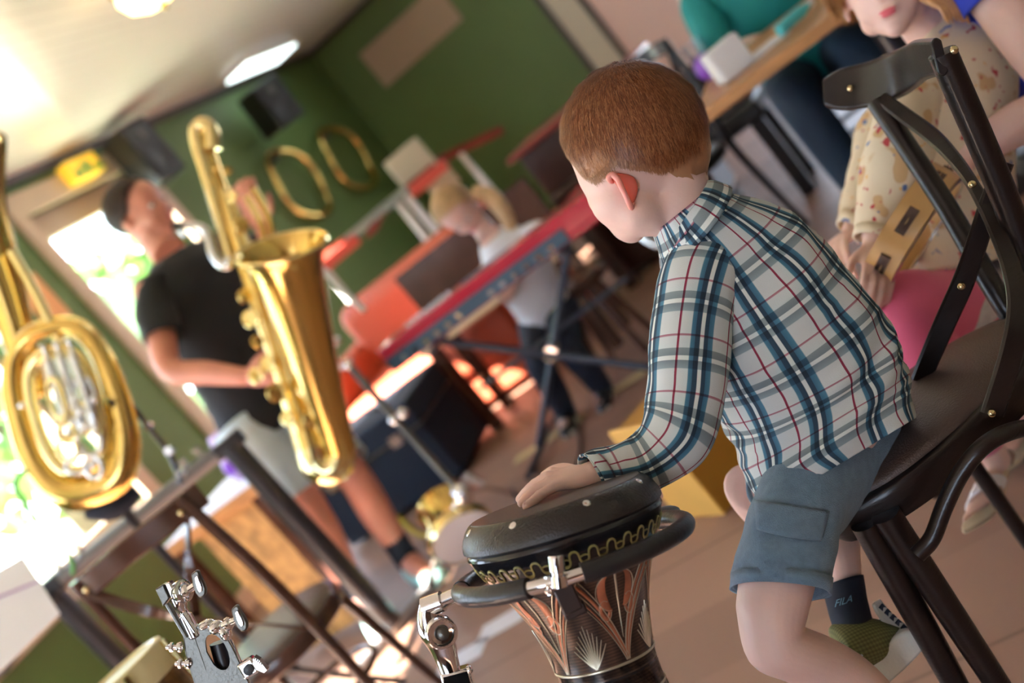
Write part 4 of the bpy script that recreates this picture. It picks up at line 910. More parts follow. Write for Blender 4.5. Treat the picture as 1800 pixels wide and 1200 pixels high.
def wing(c, a, b, w_):
    """wing nut seen edge on: stem a->c and a shaped wing of half length b"""
    c = np.array(c, float); ux = nv(np.array(b, float)); vy = np.array([ux[1], -ux[0]]); L = np.linalg.norm(b)
    pts = [(-1, .25), (-.95, .75), (-.55, .85), (-.30, .95), (0, 1.15), (.45, 1.25), (.85, .95), (1, .45), (.98, -.2), (.6, -.55), (0, -.75), (-.4, -.65), (-.8, -.55)]
    o = MB().prism([P(*(c+ux*x*L+vy*y*w_), D0-.010) for x, y in pts], FW*.008).build('wing_nut', M['satin'], pc, bevel=.0028, ang=60)
    MB().prism([P(*(c+ux*x*L*.62+vy*(y*.45+.1)*w_), D0-.0125) for x, y in pts], FW*.004).build('wing_boss', M['chrome'], o, bevel=.0015, ang=60)
    MB().tube([P(*a, D0), P(*c, D0-.006)], .0042, seg=14).lathe([(0, .0075), (.003, .0080), (.006, .006)], P(*(np.array(a)*.75+c*.25), D0-.001), nv(P(*c, D0)-P(*a, D0)), 20).build('stem', M['chrome'], o)
wing((346, 1027), (318, 1045), (6, 24), 11)
wing((418, 1088), (392, 1100), (8, 23), 11)
MB().ell(P(380, 1102, D0+.004), (.010, .008, .010), (ax2, ax1, FW)).ell(P(396, 1112, D0+.002), (.007, .010, .009), (ax2, ax1, FW)).ell(P(362, 1098, D0+.008), (.011, .006, .010), (ax2, ax1, FW)).build('knuckles', M['chrome'], pc)
for x0, y0, x1 in ((322, 1137, 292), (337, 1166, 308)):
    MB().tube([P(x0, y0, D0), P(x1, y0, D0)], .0026, seg=12).lathe([(0, .006), (.002, .0062), (.005, .005)], P(x0-3, y0, D0), -IX, 18).lathe([(0, .0045), (.001, .0055), (.004, .0055), (.005, .004)], P(x0-17, y0, D0), -IX, 6).build('hex_bolt', M['chrome'], pc)
bx_ = P(438, 1172, D0-.006)
MB().box(bx_, (.020, .020, .016), (nv(IX*.85-IY*.5), nv(IY*.85+IX*.5), FW)).build('lower_clamp', M['chrome'], pc, smooth=False, bevel=.003)
MB().lathe([(0, .006), (.002, .006), (.003, .0)], P(437, 1177, D0-.015), -FW, 20).build('clamp_screw', M['black'], pc)
mb = MB().prism([P(*p, D0-.016) for p in ((446, 1154), (456, 1160), (470, 1178), (464, 1183), (452, 1178), (444, 1166))], FW*.012)
for q in range(5): mb.tube([P(447+q*3, 1157+q*2.4, D0-.018), P(445+q*3, 1161+q*2.4, D0-.018)], .0012, seg=6)
mb.build('thumb_lever', M['chrome'], pc, bevel=.001, smooth=False)
b0 = P(412, 1235, D0+.010); MB().tube([b0, P(420, 1260, D0+.010), (b0[0], b0[1], .25), (b0[0], b0[1], .03)], .011, seg=16).build('pole', M['chrome'], pc)
for a in (1.3, 1.3+2.09, 1.3+4.19): MB().tube([(b0[0], b0[1], .24), (b0[0]+.15*math.cos(a), b0[1]+.15*math.sin(a), .010)], .008).build('tripod_leg', M['chrome'], pc)
# ------------------------------------------------------------------ generic figure
def person(label, base, headc, f, u, Hh, pts, shirt, trousers, hairm, skin='skin', hair='short', voxel=.007, short_sleeve=True, shorts=False, shoes='black', slim=1.0, slf=.65, rnd=0):
    """pts: neck, shL, shR, elL, elR, wrL, wrR, hipL, hipR, knL, knR, anL, anR, toeL, toeR"""
    root = thing('person', label, 'person', base); p = {k_: np.asarray(v_, float) for k_, v_ in pts.items()}; S = Hh/.23*slim
    fv, sv_, uv_ = head_frame(f, u); mb = MB(); head_pieces(mb, headc, f, u, Hh)
    shc = (p['shL']+p['shR'])/2; hpc = (p['hipL']+p['hipR'])/2; ax = nv(shc-hpc); sd = nv(p['shR']-p['shL']); dp = nv(np.cross(sd, ax)); wS = np.linalg.norm(p['shR']-p['shL'])/2; wH = np.linalg.norm(p['hipR']-p['hipL'])/2
    mb.tube([headc-uv_*.1*Hh-fv*.08*Hh, (headc-uv_*.45*Hh)*.5+p['neck']*.5-fv*.04*Hh, p['neck']], [.062*S, .057*S, .065*S], seg=16, sub=3)
    mb.loft([np.concatenate([c_, sd*a, dp*b]) for c_, a, b in ((p['neck'], .06*S, .055*S), (p['neck']*.45+shc*.55, wS*.75, .075*S), (shc-ax*.03, wS*1.02, .095*S), (shc*.7+hpc*.3, wS*.92, .115*S), (shc*.4+hpc*.6, wS*.78, .105*S), (hpc+ax*.03, wH*1.35+.02, .11*S), (hpc-ax*.07, wH*1.2, .09*S))], seg=24, sub=4)
    for q in 'LR':
        limb(mb, [p['sh'+q], p['sh'+q]*.5+p['el'+q]*.5, p['el'+q], p['el'+q]*.5+p['wr'+q]*.5, p['wr'+q]], [.052*S, .046*S, .040*S, .037*S, .027*S])
        d_ = p.get('ha'+q, p['wr'+q]+nv(p['wr'+q]-p['el'+q])*.1)-p['wr'+q]
        hand(mb, p['wr'+q], d_, p.get('up'+q, uv_), .175*S, p.get('cu'+q, np.array(.9)).item(), 1 if q == 'L' else -1)
        limb(mb, [p['hip'+q], p['hip'+q]*.5+p['kn'+q]*.5, p['kn'+q], p['kn'+q]*.6+p['an'+q]*.4, p['an'+q]], [.088*S, .078*S, .056*S, .056*S, .036*S])
        mb.tube([p['an'+q], p['an'+q]*.4+p['toe'+q]*.6, p['toe'+q]], [.036*S, .036*S, .028*S], seg=12)
    body = remeshed(mb, 'body', M[skin], root, voxel, 3); face_parts(root, headc, f, u, Hh)
    lim = {'short': [(0, 50), (45, 40), (62, 24), (74, 2), (90, -8), (110, -12), (130, -32), (180, -44)], 'long': [(0, 36), (45, 26), (60, 0), (75, -45), (110, -60), (180, -68)]}[hair]
    hair_on(root, body, headc, f, u, Hh, hairm, lim, .009*S if hair == 'short' else .024*S, (175, 50), 5000, .03, seed=rnd, width=.0012)
    g = wrinkle(.008*S, .8, .8, rnd*3.1)
    e = 1.10
    mb = MB(); mb.loft([np.concatenate([c_, sd*a*e, dp*b*e]) for c_, a, b in ((p['neck']+ax*.0, .068*S, .062*S), (p['neck']*.5+shc*.5, wS*.72, .078*S), (shc-ax*.03, wS*1.06, .100*S), (shc*.7+hpc*.3, wS*.96, .122*S), (shc*.4+hpc*.6, wS*.86, .115*S), (hpc+ax*.03, wH*1.42+.025, .120*S), (hpc-ax*.05, wH*1.45+.03, .120*S))], seg=48, sub=6, cap=False, wr=g)
    for q in 'LR':
        a, b, c_ = p['sh'+q], p['el'+q], p['wr'+q]; n = nv(b-a); w1 = nv(np.cross(n, (0.3, .2, 1))); w2 = np.cross(n, w1)
        rg = [(a+nv(shc-a)*.03, .060*S), (a*(1-slf*.45)+b*slf*.45, .062*S), (a*(1-slf)+b*slf, .059*S)]
        if not short_sleeve: rg += [(b, .052*S), (b*.5+c_*.5, .046*S), (b*.1+c_*.9, .037*S)]
        mb.loft([np.concatenate([c2, w1*r, w2*r]) for c2, r in rg], seg=28, sub=5, cap=False, wr=g)
    mb.build('shirt', M[shirt], root, solid=.004, ang=180)
    mb = MB(); mb.loft([np.concatenate([c_, sd*a, dp*b]) for c_, a, b in ((hpc+ax*.05, wH*1.42+.02, .118*S), (hpc-ax*.02, wH*1.5+.03, .122*S), (hpc-ax*.10, wH*1.3+.03, .11*S))], seg=36, sub=4, wr=g)
    for q in 'LR':
        a, b, c_ = p['hip'+q], p['kn'+q], p['an'+q]; w1 = sd; rg = [(a, .105*S), (a*.5+b*.5, .098*S), (a*.12+b*.88, .090*S)]
        if not shorts: rg = [(a, .105*S), (a*.5+b*.5, .090*S), (b, .072*S), (b*.5+c_*.5, .066*S), (b*.08+c_*.92, .054*S)]
        mb.tube([c2 for c2, r in rg], [r for c2, r in rg], seg=28, sub=5, cap=False)
    mb.build('shorts' if shorts else 'trousers', M[trousers], root, solid=.004, ang=180)
    if shoes:
        for q in 'LR':
            a, t = p['an'+q], p['toe'+q]; d_ = t-a; d_ = nv(d_-ZZ*np.dot(d_, ZZ)) if np.linalg.norm(d_[:2]) > 1e-3 else nv(d_); s2 = nv(np.cross(ZZ, d_)); L = .26*S; h0 = np.array([a[0], a[1], min(a[2], t[2])-.03*S])-d_*.06*S
            sh = MB().loft([np.concatenate([h0+d_*L*k_+ZZ*hh*.5, s2*w_, ZZ*hh*.6]) for k_, w_, hh in ((0, .03*S, .07*S), (.12, .042*S, .10*S), (.35, .042*S, .10*S), (.65, .050*S, .065*S), (.9, .045*S, .05*S), (1, .02*S, .035*S))], seg=20, sub=4).build('shoe', M[shoes], root)
            MB().prism([h0+d_*L*k_+s2*w_*g_-ZZ*.012 for g_, ks in ((1, ((0, .036*S), (.3, .045*S), (.7, .054*S), (1, .03*S))), (-1, ((1, .03*S), (.7, .054*S), (.3, .045*S), (0, .036*S)))) for k_, w_ in ks], ZZ*.03).build('sole', M['rubberwhite'], sh, bevel=.004)
            MB().tube([a-ZZ*.02, a+nv(p['kn'+q]-a)*.10*S], [.042*S, .045*S], seg=16).build('sock', M['navycloth'], sh)
    return root

# ------------------------------------------------------------------ saxophone player
pm = dict(neck=P(300, 448, 3.93), shL=P(395, 425, 4.12), shR=P(262, 505, 3.80), elR=P(300, 648, 3.66), wrR=P(432, 662, 3.56), elL=P(500, 470, 4.02), wrL=P(462, 400, 3.86),
          hipL=P(500, 712, 4.05), hipR=P(425, 745, 3.92), knL=P(622, 838, 3.93), knR=P(545, 892, 3.86), anL=P(712, 980, 4.05), anR=P(628, 1048, 3.93), toeL=P(762, 1018, 3.93), toeR=P(668, 1098, 3.83))
pm['haR'] = P(470, 655, 3.52); pm['haL'] = P(440, 360, 3.78); pm['upR'] = -FW; pm['upL'] = -FW
man = person('man in a black t-shirt and pale denim shorts playing a huge brass saxophone', G(670, 1060, 0), P(250, 374, 3.93), nv(R0*.80-Fh*.45-ZZ*.12), ZZ+R0*.05, .245, pm, 'blackcloth', 'paledenim', M['hairdark'], skin='skinr', shorts=True, shoes='tealshoe', rnd=2)

# ------------------------------------------------------------------ the giant saxophone
SD = 3.52
sx = thing('saxophone', 'huge gold bass saxophone with a looped top held by the man', 'saxophone', P(585, 830, SD))
def pp(l, dd=0.0): return [P(x, y, SD+dd) for x, y in l]
q = SD/FPX
MB().tube(pp([(362, 262), (385, 330), (410, 400), (437, 470), (462, 540), (488, 610), (512, 680), (534, 742), (548, 785)]), [15*q, 15*q, 17*q, 19*q, 21*q, 23*q, 25*q, 27*q, 29*q], seg=24, sub=4).build('body_tube', M['brass'], sx)
MB().tube(pp([(548, 783), (556, 812), (574, 826), (593, 815), (597, 790)]), [29*q, 30*q, 30*q, 30*q, 29*q], seg=24, sub=6).build('bow', M['brass2'], sx)
prof = [(0, 30), (70, 33), (140, 38), (210, 44), (270, 50), (310, 56), (340, 64)]
a0, a1 = P(597, 792, SD), P(496, 438, SD-.26); bx_ = nv(a1-a0); L_ = np.linalg.norm(a1-a0)
MB().lathe([(h/355*L_, r*q) for h, r in prof]+[(L_*.985, 70*q), (L_, 75*q), (L_+.008, 76*q), (L_+.006, 72*q), (L_*.96, 61*q), (L_*.85, 50*q), (L_*.5, 36*q)], a0, bx_, 48, closed=False).build('bell', M['brass'], sx)
MB().lathe([(L_+.000, 77*q), (L_+.006, 79*q), (L_+.012, 77*q), (L_+.006, 74*q)], a0, bx_, 48, closed=True).build('bell_rim', M['brass2'], sx)
MB().lathe([(L_*.5, 34*q), (L_*.86, 48*q), (L_*.93, 55*q)], a0, bx_, 40).build('bell_inside', M['brassdark'], sx)
MB().tube(pp([(404, 452), (392, 405), (376, 350), (360, 295), (347, 250), (346, 226), (360, 219), (372, 233), (374, 262)], -.02), [10*q, 10*q, 11*q, 12*q, 13*q, 13*q, 14*q, 14*q, 15*q], seg=18, sub=6).build('top_loop', M['brass2'], sx)
MB().tube(pp([(322, 396), (340, 396), (356, 401), (366, 415), (373, 440), (384, 460), (398, 466), (404, 452)], -.04), [6*q, 7*q, 8*q, 8*q, 9*q, 9*q, 10*q, 10*q], seg=16, sub=6).build('neck_pipe', M['silver'], sx)
MB().tube(pp([(303, 397), (324, 396)], -.04), [6*q, 8*q], seg=14).build('mouthpiece', M['black'], sx)
MB().tube(pp([(316, 404), (326, 414)], -.05), 5*q, seg=12).build('ligature', M['silver'], sx)
for l in ([(392, 330), (415, 410), (440, 490), (470, 590), (500, 690), (524, 760)], [(404, 330), (425, 400), (452, 480), (484, 580), (512, 670)], [(470, 470), (498, 560), (528, 650), (552, 740)], [(486, 470), (516, 560), (545, 650)]):
    MB().tube(pp(l, -.07), 3.2*q, seg=10, sub=3).build('key_rod', M['brass2'], sx)
kk = [(400, 300), (408, 345), (424, 395), (440, 450), (430, 520), (440, 560), (452, 600), (470, 640), (486, 690), (505, 735), (470, 500), (490, 560), (512, 620), (534, 680), (550, 735), (576, 745), (560, 640), (560, 690), (378, 292), (450, 660)]
for i, (x, y) in enumerate(kk):
    r = (7+(i % 3)*2.5+(y-300)*.012)*q; c_ = P(x, y, SD-.075)
    MB().lathe([(-.010, r*.5), (-.006, r*.55), (-.004, r), (.002, r*1.05), (.004, r*.9), (.003, r*.3), (.007, r*.25), (.007, 0)], c_, nv(-FW+IX*(.3-.6*(i % 2))), 20).build('key_cup', M['brass2'] if i % 2 else M['brass'], sx)
for x, y in ((445, 330), (433, 345)): MB().tube(pp([(x, y), (x+26, y+48), (x+34, y+88)], .0), 6*q, seg=10, sub=3).build('side_pipe', M['brass'], sx)
MB().tube(pp([(560, 735), (590, 715)], -.02), 4*q).build('strap_ring', M['black'], sx)

# ------------------------------------------------------------------ tuba hanging on its stand
TD = 3.15; q = TD/FPX
tu = thing('tuba', 'golden tuba with silvery valves hanging on a stand by the left window', 'tuba', P(160, 890, TD))
ax = nv(IX*.28+IY*.96); sx_ = nv(IX*.96-IY*.28); cc = P(122, 722, TD)
def oval(a, b, th, n=40, off=0.0, c=cc): return [c+ax*b*q*math.sin(t)*(abs(math.sin(t))**-.22 if abs(math.sin(t)) > .02 else 1)+sx_*a*q*math.cos(t)*(abs(math.cos(t))**-.25 if abs(math.cos(t)) > .02 else 1)-FW*off for t in np.linspace(0, 2*PI, n+1)[:-1]]
ov = oval(88, 148, 0)
MB().tube(ov, [(22+8*math.sin(t)) * q for t in np.linspace(0, 2*PI, 41)[:-1]], seg=20, closed=True, sub=2).build('outer_branch', M['brass'], tu)
MB().tube(oval(56, 108, 0, off=.02), 12*q, seg=16, closed=True, sub=2).build('inner_branch', M['brass2'], tu)
MB().tube(oval(100, 168, 0, off=-.02), 3.2*q, seg=8, closed=True, sub=2).build('guard_wire', M['brass2'], tu)
bl = [P(x, y, TD+.06) for x, y in ((60, 700), (40, 620), (18, 540), (-10, 460), (-50, 370), (-95, 280))]
MB().tube(bl, [24*q, 27*q, 32*q, 42*q, 62*q, 110*q], seg=32, sub=5, cap=False).build('bell', M['brass'], tu, solid=.002)
MB().tube([P(x, y, TD) for x, y in ((20, 440), (55, 500), (85, 560), (105, 600))], 9*q, seg=12, sub=3).build('lead_pipe', M['brass2'], tu)
for i, (x, y) in enumerate(((84, 634), (106, 628), (128, 622))):
    a, b = P(x, y, TD-.05), P(x+42, y+128, TD-.05); d_ = nv(b-a); L_ = np.linalg.norm(b-a)
    o = MB().lathe([(-.02, 3*q), (-.012, 6*q), (0, 6*q), (.002, 10*q), (L_*.2, 10*q), (L_*.2, 8.5*q), (L_*.8, 8.5*q), (L_*.8, 10*q), (L_, 10*q), (L_+.01, 5*q)], a, d_, 20).build('valve', M['silver'], tu)
    MB().lathe([(-.045, 5*q), (-.040, 6*q), (-.02, 2*q)], a, d_, 14).build('valve_button', M['silver'], o)
for i, (x, y, w_, h_) in enumerate(((150, 690, 16, 30), (146, 735, 18, 26), (158, 775, 20, 24), (120, 790, 16, 22), (140, 815, 24, 16), (100, 700, 13, 36), (165, 820, 14, 20), (118, 760, 15, 16))):
    c_ = P(x, y, TD-.045-.006*i); MB().tube([c_+ax*h_*q*math.sin(t)+sx_*w_*q*math.cos(t) for t in np.linspace(0, 2*PI, 17)[:-1]], 4.6*q, seg=10, closed=True, sub=2).build('valve_slide', M['brass2'] if i % 2 else M['silver'], tu)
for x, y in ((130, 700), (142, 722), (127, 742), (150, 748), (168, 760), (136, 770), (38, 712), (165, 700)): MB().ell(P(x, y, TD-.09), 6*q).build('cap', M['silver'], tu)
# its stand
ts = thing('instrument_stand', 'black and chrome angled stand holding the tuba up', 'stand', P(140, 930, TD)*np.array([1, 1, 0]))
MB().tube([P(198, 705, TD-.02), P(226, 708, TD), P(262, 752, TD+.05), P(300, 800, TD+.1), P(320, 850, TD+.1)], .009, seg=12, sub=2).build('arm', M['blackmetal'], ts)
MB().tube([P(192, 712, TD-.03), P(214, 700, TD-.01)], .016, seg=12).build('clamp', M['black'], ts)
for x, y in ((262, 750), (298, 792), (318, 832)): MB().lathe([(-.014, .012), (.014, .012)], P(x, y, TD+.06), -FW, 16).build('knob', M['chrome'], ts)
b_ = P(205, 885, TD+.02); MB().tube([P(195, 880, TD), b_, (b_[0], b_[1], .5), (b_[0], b_[1], .2)], .014, seg=12).build('pole', M['blackmetal'], ts)
for a in (.4, 2.5, 4.6): MB().tube([(b_[0], b_[1], .3), (b_[0]+.26*math.cos(a), b_[1]+.26*math.sin(a), .012)], .010).build('leg', M['blackmetal'], ts)
MB().tube([P(150, 900, TD), P(200, 892, TD+.02), P(240, 862, TD+.06)], [.02, .035, .02], seg=14, sub=3).build('cradle', M['navycloth'], ts)

# ------------------------------------------------------------------ percussion rack of black tubing
rk = thing('percussion_rack', 'black tubular rack with a grey top rail and two upright posts', 'rack', (-2.72, 2.8, 0))
A_, B_ = np.array([-2.36, 2.92, .835]), np.array([-3.09, 2.66, .845])
MB().tube([A_*.95+B_*.05, B_], .027, seg=18).build('top_rail', mat('grey_painted_tube', (.09, .09, .095), .35, coat=.3), rk)
MB().box(A_+(0, 0, 0), (.10, .05, .055), (A_-B_, ZZ, np.cross(A_-B_, ZZ))).build('corner_joint', M['black'], rk, smooth=False, bevel=.006)
MB().box(B_, (.12, .06, .06), (A_-B_, ZZ, np.cross(A_-B_, ZZ))).build('corner_joint', M['black'], rk, smooth=False, bevel=.006)
for c_ in (A_, B_):
    MB().tube([c_, (c_[0], c_[1], .03)], .037, seg=20).build('post', M['blackmetal'], rk)
    MB().tube([(c_[0]-.10, c_[1]-.16, .02), (c_[0]+.12, c_[1]+.18, .02)], .018, seg=14).build('foot', mat('grey_foot', (.25, .26, .28), .4), rk)
MB().tube([B_+(0, 0, -.02), P(0, 1175, 3.3), P(-60, 1220, 3.2)], .024, seg=14).build('side_rail', M['blackmetal'], rk)
for t in (.12, .2, .5, .78, .9): 
    c_ = A_*(1-t)+B_*t; MB().lathe([(-.03, .010), (.03, .010), (.032, .016), (.04, .016)], c_+ZZ*.02, ZZ, 12).build('bolt', M['chrome'], rk)
# sheet music on the rack's left end
t = thing('sheet_music', 'white sheet of paper lying tilted at the left edge of the photo', 'paper', P(40, 1080, 2.9))
MB().add([P(-60, 1035, 2.9), P(41, 978, 2.95), P(106, 1078, 2.85), P(-10, 1190, 2.75)], [(0, 1, 2, 3)]).build('page', M['paper'], t, solid=.002, smooth=False)
MB().add([P(-40, 1062, 2.86), P(70, 1018, 2.88), P(72, 1022, 2.879), P(-38, 1066, 2.859)], [(0, 1, 2, 3)]).build('fold', M['lilac'], t, smooth=False)
tag(MB().tube([P(x, y, 2.95) for x, y in ((50, 826), (32, 838), (30, 862), (58, 905), (90, 945), (112, 965), (126, 985), (128, 1010))], .006, seg=8, sub=5).build('cable', mat('green_cable', (.08, .35, .07), .4)), 'thin green cable looping down beside the tuba onto the rack', 'cable')

# ------------------------------------------------------------------ side table with pressed-board front
yt = 3.10
tb_ = thing('side_table', 'wooden table with whitish top and pressed board front behind the black rack', 'table', (-2.75, yt+.25, 0))
MB().bx((-3.05, yt, .615), (-2.56, yt+.5, .66)).build('tabletop', M['wood'], tb_, smooth=False, bevel=.004)
MB().bx((-3.05, yt+.01, .66), (-2.56, yt+.5, .665)).build('cloth', M['paper'], tb_, smooth=False)
MB().bx((-2.92, yt+.04, .03), (-2.62, yt+.07, .615)).build('front_panel', M['osb'], tb_, smooth=False)
for x, y in ((-3.02, yt+.03), (-2.59, yt+.03), (-3.02, yt+.46), (-2.59, yt+.46)): MB().bx((x-.02, y-.02, 0), (x+.02, y+.02, .615)).build('leg', M['walnutb'], tb_, smooth=False)
c_ = np.array([-2.66, yt+.22, .67])
t = thing('purple_bag', 'lilac and dark purple bag standing on the side table', 'bag', c_)
MB().loft([np.concatenate([c_+ZZ*z, np.array([a, 0, 0]), np.array([0, b, 0])]) for z, a, b in ((0, .09, .05), (.05, .10, .06), (.12, .09, .05), (.19, .07, .03))], seg=24, sq=3, wr=wrinkle(.004)).build('pouch', M['lilac'], t)
MB().ell(c_+(-.05, -.05, .06), (.03, .012, .03)).ell(c_+(.04, -.052, .12), (.02, .01, .035)).build('pattern', M['purple'], t)

# ------------------------------------------------------------------ more cross-back chairs
def cross_chair(label, loc, rz, m, group='empty cross-back chairs', seatm='leather'):
    c, s = math.cos(rz), math.sin(rz); L0 = np.array([loc[0], loc[1], 0.])
    T = lambda x, y, z: L0+np.array([c*x-s*y, s*x+c*y, z])
    t = thing('cross_back_chair', label, 'chair', L0, group)
    X, Y = np.array([c, s, 0]), np.array([-s, c, 0])
    def sl(levels):
        mb = MB(); n = 40; vs = []
        for k_, z in levels:
            for i in range(n):
                a = 2*PI*i/n; q_ = 1-.06*math.sin(a); vs.append(T(.205*k_*math.cos(a)*q_, .20*k_*math.sin(a), z))
        fs = [(i*n+k2, i*n+(k2+1) % n, (i+1)*n+(k2+1) % n, (i+1)*n+k2) for i in range(len(levels)-1) for k2 in range(n)]+[tuple(range(n))[::-1], tuple((len(levels)-1)*n+k2 for k2 in range(n))]
        return mb.add(vs, fs)
    sl([(.95, .415), (.98, .42), (1, .45), (.97, .46), (.88, .46)]).build('seat_frame', m, t)
    sl([(.88, .45), (.88, .462), (.82, .470), (.5, .476), (.05, .477)]).build('seat', M[seatm], t)
    for q_ in (-1, 1):
        MB().tube([T(q_*.165, -.20, .90), T(q_*.18, -.185, .66), T(q_*.17, -.15, .44), T(q_*.19, -.19, 0)], [.014, .016, .016, .012], seg=14, sub=5).build('back_leg', m, t)
        MB().tube([T(q_*.14, .13, .42), T(q_*.17, .18, 0)], [.017, .012], seg=14).build('front_leg', m, t)
        MB().strap([T(q_*.155, -.205, .86), T(q_*.08, -.225, .76), T(0, -.215+q_*.006, .66), T(-q_*.09, -.19, .55), T(-q_*.16, -.15, .45)], [X*.7+ZZ*.7*q_]*5, .028, .008, 6).build('back_strap', m, t)
    MB().strap([T(-.20, -.17, .87), T(-.12, -.215, .875), T(0, -.235, .88), T(.12, -.215, .875), T(.20, -.17, .87)], ZZ, .058, .013, 8).build('crest_rail', m, t)
    MB().tube([T(.155*math.cos(a), .01+.15*math.sin(a), .25) for a in np.linspace(0, 2*PI, 25)[:-1]], .009, seg=10, closed=True).build('ring_brace', m, t)
    for a in (.7, 2.4): MB().ell(T(.13*math.cos(a) if 0 else (.15 if a < 1 else -.15), -.213, .87), .008).build('rivet', M['rivet'], t)
    return t
cross_chair('brown cross-back chair with curved top rail in front of the side table', (-2.04, 2.15), math.radians(16), M['walnutb'])

# ------------------------------------------------------------------ cream-headed hand drum in the corner
hd = thing('hand_drum', 'hand drum with a cream head and gold rim at the bottom left', 'drum', P(290, 1290, 1.95))
c_ = P(205, 1190, 1.95); da = nv(IX*.62+IY*.74+FW*.1)
MB().lathe([(0, .0), (0, .078), (.006, .085)], c_, da, 48).build('drum_head', M['drumskin'], hd)
MB().lathe([(.004, .083), (-.006, .088), (-.004, .094), (.02, .097), (.045, .096), (.045, .088)], c_, da, 48, closed=True).build('rim', mat('yellowed_rim', (.70, .62, .33), .35, coat=.3), hd)
MB().lathe([(.04, .088), (.10, .086), (.16, .07), (.22, .05), (.28, .048), (.34, .075)], c_, da, 48).build('shell', mat('gold_engraved_shell', (.20, .11, .03), .35, .3, var=.7, vscale=60), hd)
for a in np.linspace(0, 2*PI, 7)[:-1]:
    e1 = nv(np.cross(da, ZZ)); e2 = np.cross(da, e1); r_ = (e1*math.cos(a)+e2*math.sin(a)); MB().tube([c_+da*.0+r_*.101, c_+da*.10+r_*.101], .006, seg=8).build('tension_rod', M['brass2'], hd)

# ------------------------------------------------------------------ chrome boom stand with tripod
bs_ = thing('boom_stand', 'chrome boom stand on a tripod between the saxophone and the keyboard', 'stand', P(812, 868, 3.3)*np.array([1, 1, 0]))
bt = P(812, 868, 3.6)
MB().tube([P(612, 640, 3.78), P(700, 742, 3.70), bt], .013, seg=14).build('pole', M['satin'], bs_)
MB().tube([P(556, 460, 3.95), P(592, 500, 3.92), P(640, 545, 3.88)], .011, seg=12).build('boom_arm', M['whitetube'], bs_)
MB().tube([P(560, 462, 3.95), P(574, 560, 3.88), P(590, 640, 3.82), P(612, 640, 3.78)], .010, seg=12, sub=2).build('upper_pole', M['whitetube'], bs_)
for x, y, d_ in ((612, 640, 3.77), (693, 738, 3.68), (708, 726, 3.68), (590, 600, 3.85)): MB().ell(P(x, y, d_), (.022, .016, .018)).build('clutch', M['chrome'], bs_)
for (x, y) in ((752, 1040), (905, 868), (862, 960)):
    g_ = G(x, y, .012); MB().tube([bt+(0, 0, .0), g_*.5+bt*.5+(0, 0, .03), g_], .009, seg=10, sub=2).build('tripod_leg', M['chrome'], bs_)
MB().ell(bt, (.035, .03, .04)).build('hub', M['chrome'], bs_)
MB().tube([P(815, 835, 3.6), P(850, 850, 3.6)], [.02, .012], seg=12).build('wing_knob', M['silver'], bs_)
# small gold drum lying behind the tripod
c_ = G(815, 945, .12); t = thing('small_drum', 'small gilded drum on the floor behind the tripod', 'drum', (c_[0], c_[1], 0))
MB().lathe([(0, 0), (0, .11), (.02, .115), (.04, .11)], c_, nv(FW*.6+ZZ*.5), 32).build('head', M['paper'], t)
MB().lathe([(.03, .105), (.1, .09), (.16, .10)], c_, nv(FW*.6+ZZ*.5), 32).build('shell', M['brass'], t)
MB().lathe([(-.004, .112), (.008, .12), (.03, .12), (.03, .11)], c_, nv(FW*.6+ZZ*.5), 32, closed=True).build('rim', M['brass2'], t)

# ------------------------------------------------------------------ red stage keyboard on its X stand
kb = thing('keyboard', 'red stage keyboard with blue-grey back panel on a black X stand', 'keyboard', (-1.62, 3.72, .62))
x0, x1, y0 = -2.125, -1.12, 3.60
MB().bx((x0, y0, .605), (x1, y0+.31, .625)).bx((x0, y0+.001, .625), (x1, y0+.14, .705)).bx((x0, y0+.13, .615), (x0+.03, y0+.31, .68)).bx((x1-.14, y0+.13, .615), (x1, y0+.31, .705)).build('case', M['kbred'], kb, smooth=False, bevel=.006)
MB().bx((x0+.004, y0-.006, .610), (x1-.15, y0+.002, .662)).build('back_panel', M['kbfront'], kb, smooth=False)
for i in range(12):
    x = x0+.08+i*.055+(.1 if i > 5 else 0); MB().lathe([(0, .012), (.006, .012), (.006, .008)], (x, y0-.006, .630), (0, -1, 0), 10).build('socket', M['chrome'], kb)
MB().bx((x0+.03, y0+.13, .616), (x1-.12, y0+.305, .640)).build('white_keys', M['keys'], kb, smooth=False)
mb = MB(); nk = 43
for i in range(nk):
    if i % 7 in (0, 1, 3, 4, 5): xx = x0+.03+(i+1)*.855/nk; mb.bx((xx-.006, y0+.135, .64), (xx+.006, y0+.235, .652))
mb.build('black_keys', M['black'], kb, smooth=False)
MB().bx((x0+.40, y0+.08, .705), (x0+.62, y0+.12, .708)).build('control_panel', M['kbfront'], kb, smooth=False)
for i in range(8): MB().lathe([(0, .007), (.010, .006)], (x0+.12+i*.030, y0+.10, .705), (0, 0, 1), 10).build('knob', M['silver'], kb)
ks = thing('keyboard_stand', 'black folding X stand under the red keyboard', 'stand', (-1.62, 3.75, 0))
for q_, yy in ((1, y0+.05), (-1, y0+.10)):
    MB().tube([(-1.62-q_*.30, yy, .59), (-1.62+q_*.30, yy, .04)], .014, seg=12).build('leg', M['bluesteel'], ks)
for x in (-1.92, -1.32):
    MB().tube([(x, y0-.05, .595), (x, y0+.30, .595)], .012, seg=10).build('support_arm', M['bluesteel'], ks)
    MB().tube([(x, y0-.12, .03), (x, y0+.35, .03)], .013, seg=10).build('foot', M['bluesteel'], ks)
MB().lathe([(-.03, .03), (.03, .03)], (-1.62, y0+.075, .315), (0, 1, 0), 20).build('pivot', M['chrome'], ks)
MB().tube([(-2.0, y0+.2, .33), (-1.25, y0+.16, .36)], .009, seg=8).build('crossbar', M['bluesteel'], ks)

